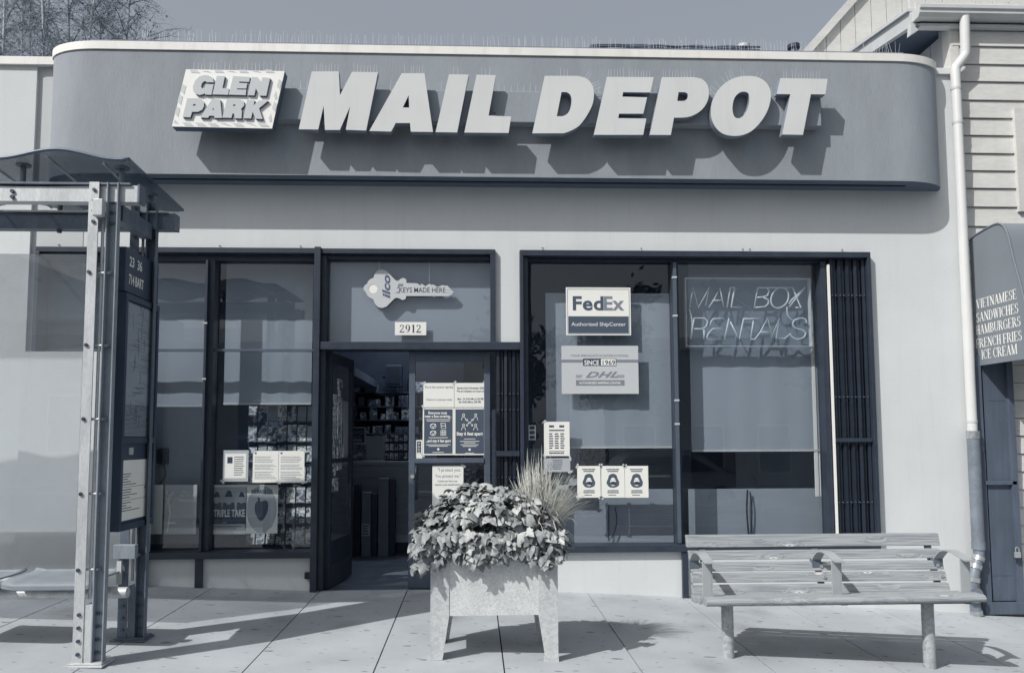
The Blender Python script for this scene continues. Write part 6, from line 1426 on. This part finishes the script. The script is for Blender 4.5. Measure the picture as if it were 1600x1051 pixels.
# ================================================================== BARE TREES BEHIND THE SHOP
def bare_tree(label, x, y, h, seed, lean, pale, ntw=520):
    r = random.Random(seed); t = thing('bare_tree', label, 'tree', (x, y, 0), 'bare birches rising behind the shop')
    base = Vector((x, y, 0)); tips = []
    tk_ = MB(); limbs = MB(); tw = MB(); tw2 = MB()
    P = [base + Vector((lean * k_ / 8 * h + .06 * math.sin(k_ * 1.7 + seed), 0, h * k_ / 8)) for k_ in range(9)]
    tk_.tube(P, .055, 7, r1=.012)
    for i in range(46):
        k_ = r.uniform(3.4, 8); a = P[int(min(k_, 7.99))].lerp(P[int(min(k_, 7.99)) + 1], k_ % 1); th = r.uniform(0, 6.28); L_ = r.uniform(.8, 1.9) * (1.15 - k_ / 12)
        d = Vector((math.cos(th), math.sin(th) * .7, r.uniform(.5, 1.3))).normalized()
        Q = [a + d * L_ * s_ + Vector((0, 0, -.10 * L_ * s_ * s_)) + Vector((r.uniform(-.05, .05), 0, r.uniform(-.05, .05))) * s_ for s_ in (0, .25, .5, .75, 1)]
        limbs.tube(Q, .014, 4, r1=.004, cap=False); tips.append(Q)
    for i in range(ntw):
        Q = r.choice(tips); s_ = r.uniform(.15, 1); k_ = int(min(s_ * 4, 3)); a = Q[k_].lerp(Q[k_ + 1], s_ * 4 - k_)
        th = r.uniform(0, 6.28); L_ = r.uniform(.25, .75); d = Vector((math.cos(th) * .8, math.sin(th) * .5, r.uniform(-.5, .8)))
        Z = [a + d * L_ * u + Vector((0, 0, -.35 * L_ * u * u)) + Vector((r.uniform(-.03, .03), 0, r.uniform(-.03, .03))) for u in (0, .33, .66, 1)]
        tw.tube(Z, .0036, 3, r1=.0016, cap=False)
        for _ in range(3):
            j = r.randint(1, 3); b = Z[j]; e = b + Vector((r.uniform(-.16, .16), r.uniform(-.08, .08), r.uniform(-.2, .12)))
            tw.tube([b, e], .0022, 3, cap=False)
        if r.random() < .8:
            b = r.choice(Z); s__ = r.uniform(.008, .018); u_ = Vector((r.uniform(-1, 1), r.uniform(-1, 1), r.uniform(-1, 1))).normalized(); v_ = u_.orthogonal()
            tw2.add([b, b + u_ * s__ * 1.6 + v_ * s__, b + u_ * s__ * 3, b + u_ * s__ * 1.6 - v_ * s__], [(0, 1, 2, 3)])
    tk_.build('trunk', M['birch'] if pale else M['twig'], t, smooth='all'); limbs.build('limb', M['twig'], t, kind='stuff'); tw.build('crown', M['twig'], t, kind='stuff'); tw2.build('dry_leaves', M['signside'], t, kind='stuff')
for i, (px, Y, h, lean, pale, wd) in enumerate(((8, 7.6, 11.4, -.02, True, 'at the frame edge, with a thin pale stem'), (27, 9.2, 12.2, .01, True, 'with a pair of pale stems, second from the frame edge'), (67, 7.4, 11.6, -.01, True, 'with the tallest straight pale stem'), (108, 8.2, 11.6, .0, True, 'with an upright pale stem beside a slanting one'), (117, 7.8, 11.0, .075, True, 'with a strongly slanting pale stem'), (150, 9.8, 11.0, .01, False, 'with dense dark twigs over the band corner'), (188, 8.8, 10.7, .02, False, 'low and dark, thinning towards the open sky'), (-30, 9.0, 12.0, .02, False, 'mostly beyond the frame edge, with dark twigs'), (228, 9.6, 10.4, .0, False, 'leaning over the band where the sky begins'), (262, 9.0, 9.0, .0, False, 'lowest and sparsest of the group'), (45, 10.5, 12.5, .0, False, 'darkest, behind the pale stems'))):
    p_ = at(px, 85, Y); bare_tree('bare birch ' + wd, p_.x - lean * 5.0, Y, h, i * 7 + 3, lean, pale, 760 if px < 200 else 380)

# ================================================================== ACROSS THE STREET (seen in the window reflections)
def far_building(label, x0, x1, h, m, nwin, par=.4):
    z0 = gz((x0 + x1) / 2) - .3; Y = -17.5
    t = thing('street_building', label, 'building', ((x0 + x1) / 2, Y, z0), 'buildings across the street')
    MB().box(x0, x1, Y - 9, Y, z0, z0 + h).build('wall', M[m], t); MB().box(x0 - .1, x1 + .1, Y - .2, Y + .18, z0 + h + .001, z0 + h + par).build('cornice', M['cap'], t)
    wv = (x1 - x0) / nwin
    for s_ in range(int(h // 3.1)):
        for i in range(nwin):
            a = x0 + wv * (i + .25); zz_ = z0 + 1.0 + s_ * 3.1
            f_ = MB().box(a, a + wv * .5, Y, Y + .06, zz_, zz_ + 1.6).build('window', M['cap'], t); MB().box(a + .06, a + wv * .5 - .06, Y + .061, Y + .07, zz_ + .06, zz_ + 1.54).build('pane', M['roomdark'], f_)
far_building('pale two storey house across the street', -22, -12.5, 6.2, 'wallA', 4)
far_building('grey low garage building across the street', -12, -3.0, 4.2, 'wallB', 4, .25)
far_building('pale plain shop building across the street', 4.2, 13, 5.0, 'wallA', 4)
far_building('tall grey house at the far corner across the street', 14, 24, 8.0, 'wallB', 4)
def street_tree(label, x, y, h, r_, seed, n=2600):
    r = random.Random(seed); z0 = gz(x) - .2; t = thing('street_tree', label, 'tree', (x, y, z0), 'leafy trees across the street')
    k_ = MB().tube([(x, y, z0), (x + .1, y, z0 + h * .35), (x, y, z0 + h * .6)], .16, 8, r1=.07)
    for _ in range(9):
        th = r.uniform(0, 6.28); k_.tube([(x + .05, y, z0 + h * r.uniform(.35, .55)), (x + math.cos(th) * r_ * .6, y + math.sin(th) * r_ * .6, z0 + h * r.uniform(.6, .85))], .05, 5, r1=.015)
    k_.build('trunk', M['bark'], t)
    c_ = MB(); cl = [Vector((x + r.gauss(0, r_ * .45), y + r.gauss(0, r_ * .45), z0 + h * .68 + r.gauss(0, h * .14))) for _ in range(16)]
    for _ in range(n):
        p = r.choice(cl) + Vector((r.gauss(0, .38), r.gauss(0, .38), r.gauss(0, .32))) * r_ / 2
        u = Vector((r.uniform(-1, 1), r.uniform(-1, 1), r.uniform(-1, 1))).normalized() * .11; v = u.orthogonal().normalized() * .07
        c_.add([p - u, p + v, p + u, p - v], [(0, 1, 2, 3)])
    c_.build('crown', M['treeleaf'], t, kind='stuff')
street_tree('round leafy tree across the street by the garage', 1.3, -14.8, 5.7, 1.25, 1, 2200)
street_tree('smaller leafy tree across the street by the pale shop', 4.1, -16.2, 6.3, 1.3, 2, 2000)
street_tree('leafy tree across the street beside the tall house', 13.0, -15.2, 6.0, 2.4, 4)
street_tree('leafy tree across the street before the pale house', -13.2, -15.2, 6.5, 2.4, 6)
def parked_car(label, x, y, m):
    z0 = gz(x) - .2; t = thing('parked_car', label, 'car', (x, y, z0))
    side = [(-2.25, .35), (-2.28, .62), (-2.2, .86), (-1.3, .98), (-.75, 1.42), (.75, 1.46), (1.55, 1.02), (2.15, .92), (2.28, .65), (2.25, .32)]
    sec = catmull(side, 3)
    b = MB(); n = len(sec); rows = []
    for dy_, s_ in ((-.88, .0), (-.84, .06), (.84, .06), (.88, .0)): pass
    vs = []; fs = []
    for dy_, ins in ((-.80, 1), (-.90, 0), (.90, 0), (.80, 1)):
        for px_, pz_ in sec: vs.append((x + px_ * (1 - .01 * ins), y + dy_ * (1 if pz_ < .98 else 1 - .22 * (pz_ - .98) / .48), z0 + pz_ + .0 * ins))
    for r_ in range(3):
        for i in range(n - 1): a = r_ * n + i; fs.append((a, a + 1, a + n + 1, a + n))
        fs.append((r_ * n + n - 1, r_ * n, r_ * n + n, r_ * n + 2 * n - 1))
    fs.append(tuple(range(n))); fs.append(tuple(3 * n + i for i in range(n))[::-1])
    b.add(vs, fs).build('body', M[m], t, smooth=True)
    for s_ in (-1, 1):
        MB().add([(x - 1.12, y + s_ * .905, z0 + .98), (x + 1.3, y + s_ * .905, z0 + 1.0), (x + .66, y + s_ * .80, z0 + 1.38), (x - .7, y + s_ * .80, z0 + 1.35)], [(0, 1, 2, 3)]).build('side_window', M['navy'], t)
        for wx_ in (-1.42, 1.42):
            wl_ = MB().tube([(x + wx_, y + s_ * .72, z0 + .33), (x + wx_, y + s_ * .93, z0 + .33)], .33, 20).build('wheel', M['tyre'], t, smooth=True)
            MB().tube([(x + wx_, y + s_ * .931, z0 + .33), (x + wx_, y + s_ * .945, z0 + .33)], .2, 16).build('rim', M['alum'], wl_)
        MB().tube([(x - .95, y + s_ * .9, z0 + 1.0), (x - .95, y + s_ * 1.06, z0 + 1.03)], .07, 8).build('mirror', M[m], t, smooth=True)
parked_car('silver car parked at the far kerb, reflected in the bench window', 4.6, -12.4, 'carpaint')
parked_car('silver car parked at the far kerb, reflected in the card window', -5.2, -12.4, 'carpaint')
# street lamp seen in the reflections
lx = 1.55; z0 = gz(lx) - .1
sl2 = thing('street_lamp', 'tall dark street lamp across the street', 'street lamp', (lx, -14.1, z0))
MB().tube([(lx, -14.1, z0), (lx, -14.1, z0 + 8)], .09, 10, r1=.05).build('pole', M['bark'], sl2, smooth=True)
MB().tube([(lx, -14.1, z0 + 7.9), (lx + .5, -13.7, z0 + 8.3), (lx + 1.3, -13.2, z0 + 8.35)], .04, 8).build('arm', M['bark'], sl2); MB().box(lx + 1.1, lx + 1.7, -13.3, -13.05, z0 + 8.27, z0 + 8.4).build('lamp_head', M['gutter'], sl2)

# unseen ceiling lamp, added to brighten the dark shop interior
em = bpy.data.materials.new('fill_light_glow'); em.use_nodes = True; eb = em.node_tree.nodes['Principled BSDF']; eb.inputs['Base Color'].default_value = (.8, .85, .9, 1); eb.inputs['Emission Color'].default_value = (.8, .88, 1, 1); eb.inputs['Emission Strength'].default_value = 11.0
cl_ = thing('fill_ceiling_light', 'added unseen ceiling lamp brightening the shop interior above the counter', 'added light', (-1.0, 3.1, 3.26))
MB().box(-1.65, -.35, 2.8, 3.4, 3.25, 3.299).build('housing', M['gutter'], cl_); MB().box(-1.6, -.4, 2.85, 3.35, 3.243, 3.2495).build('diffuser', em, cl_)
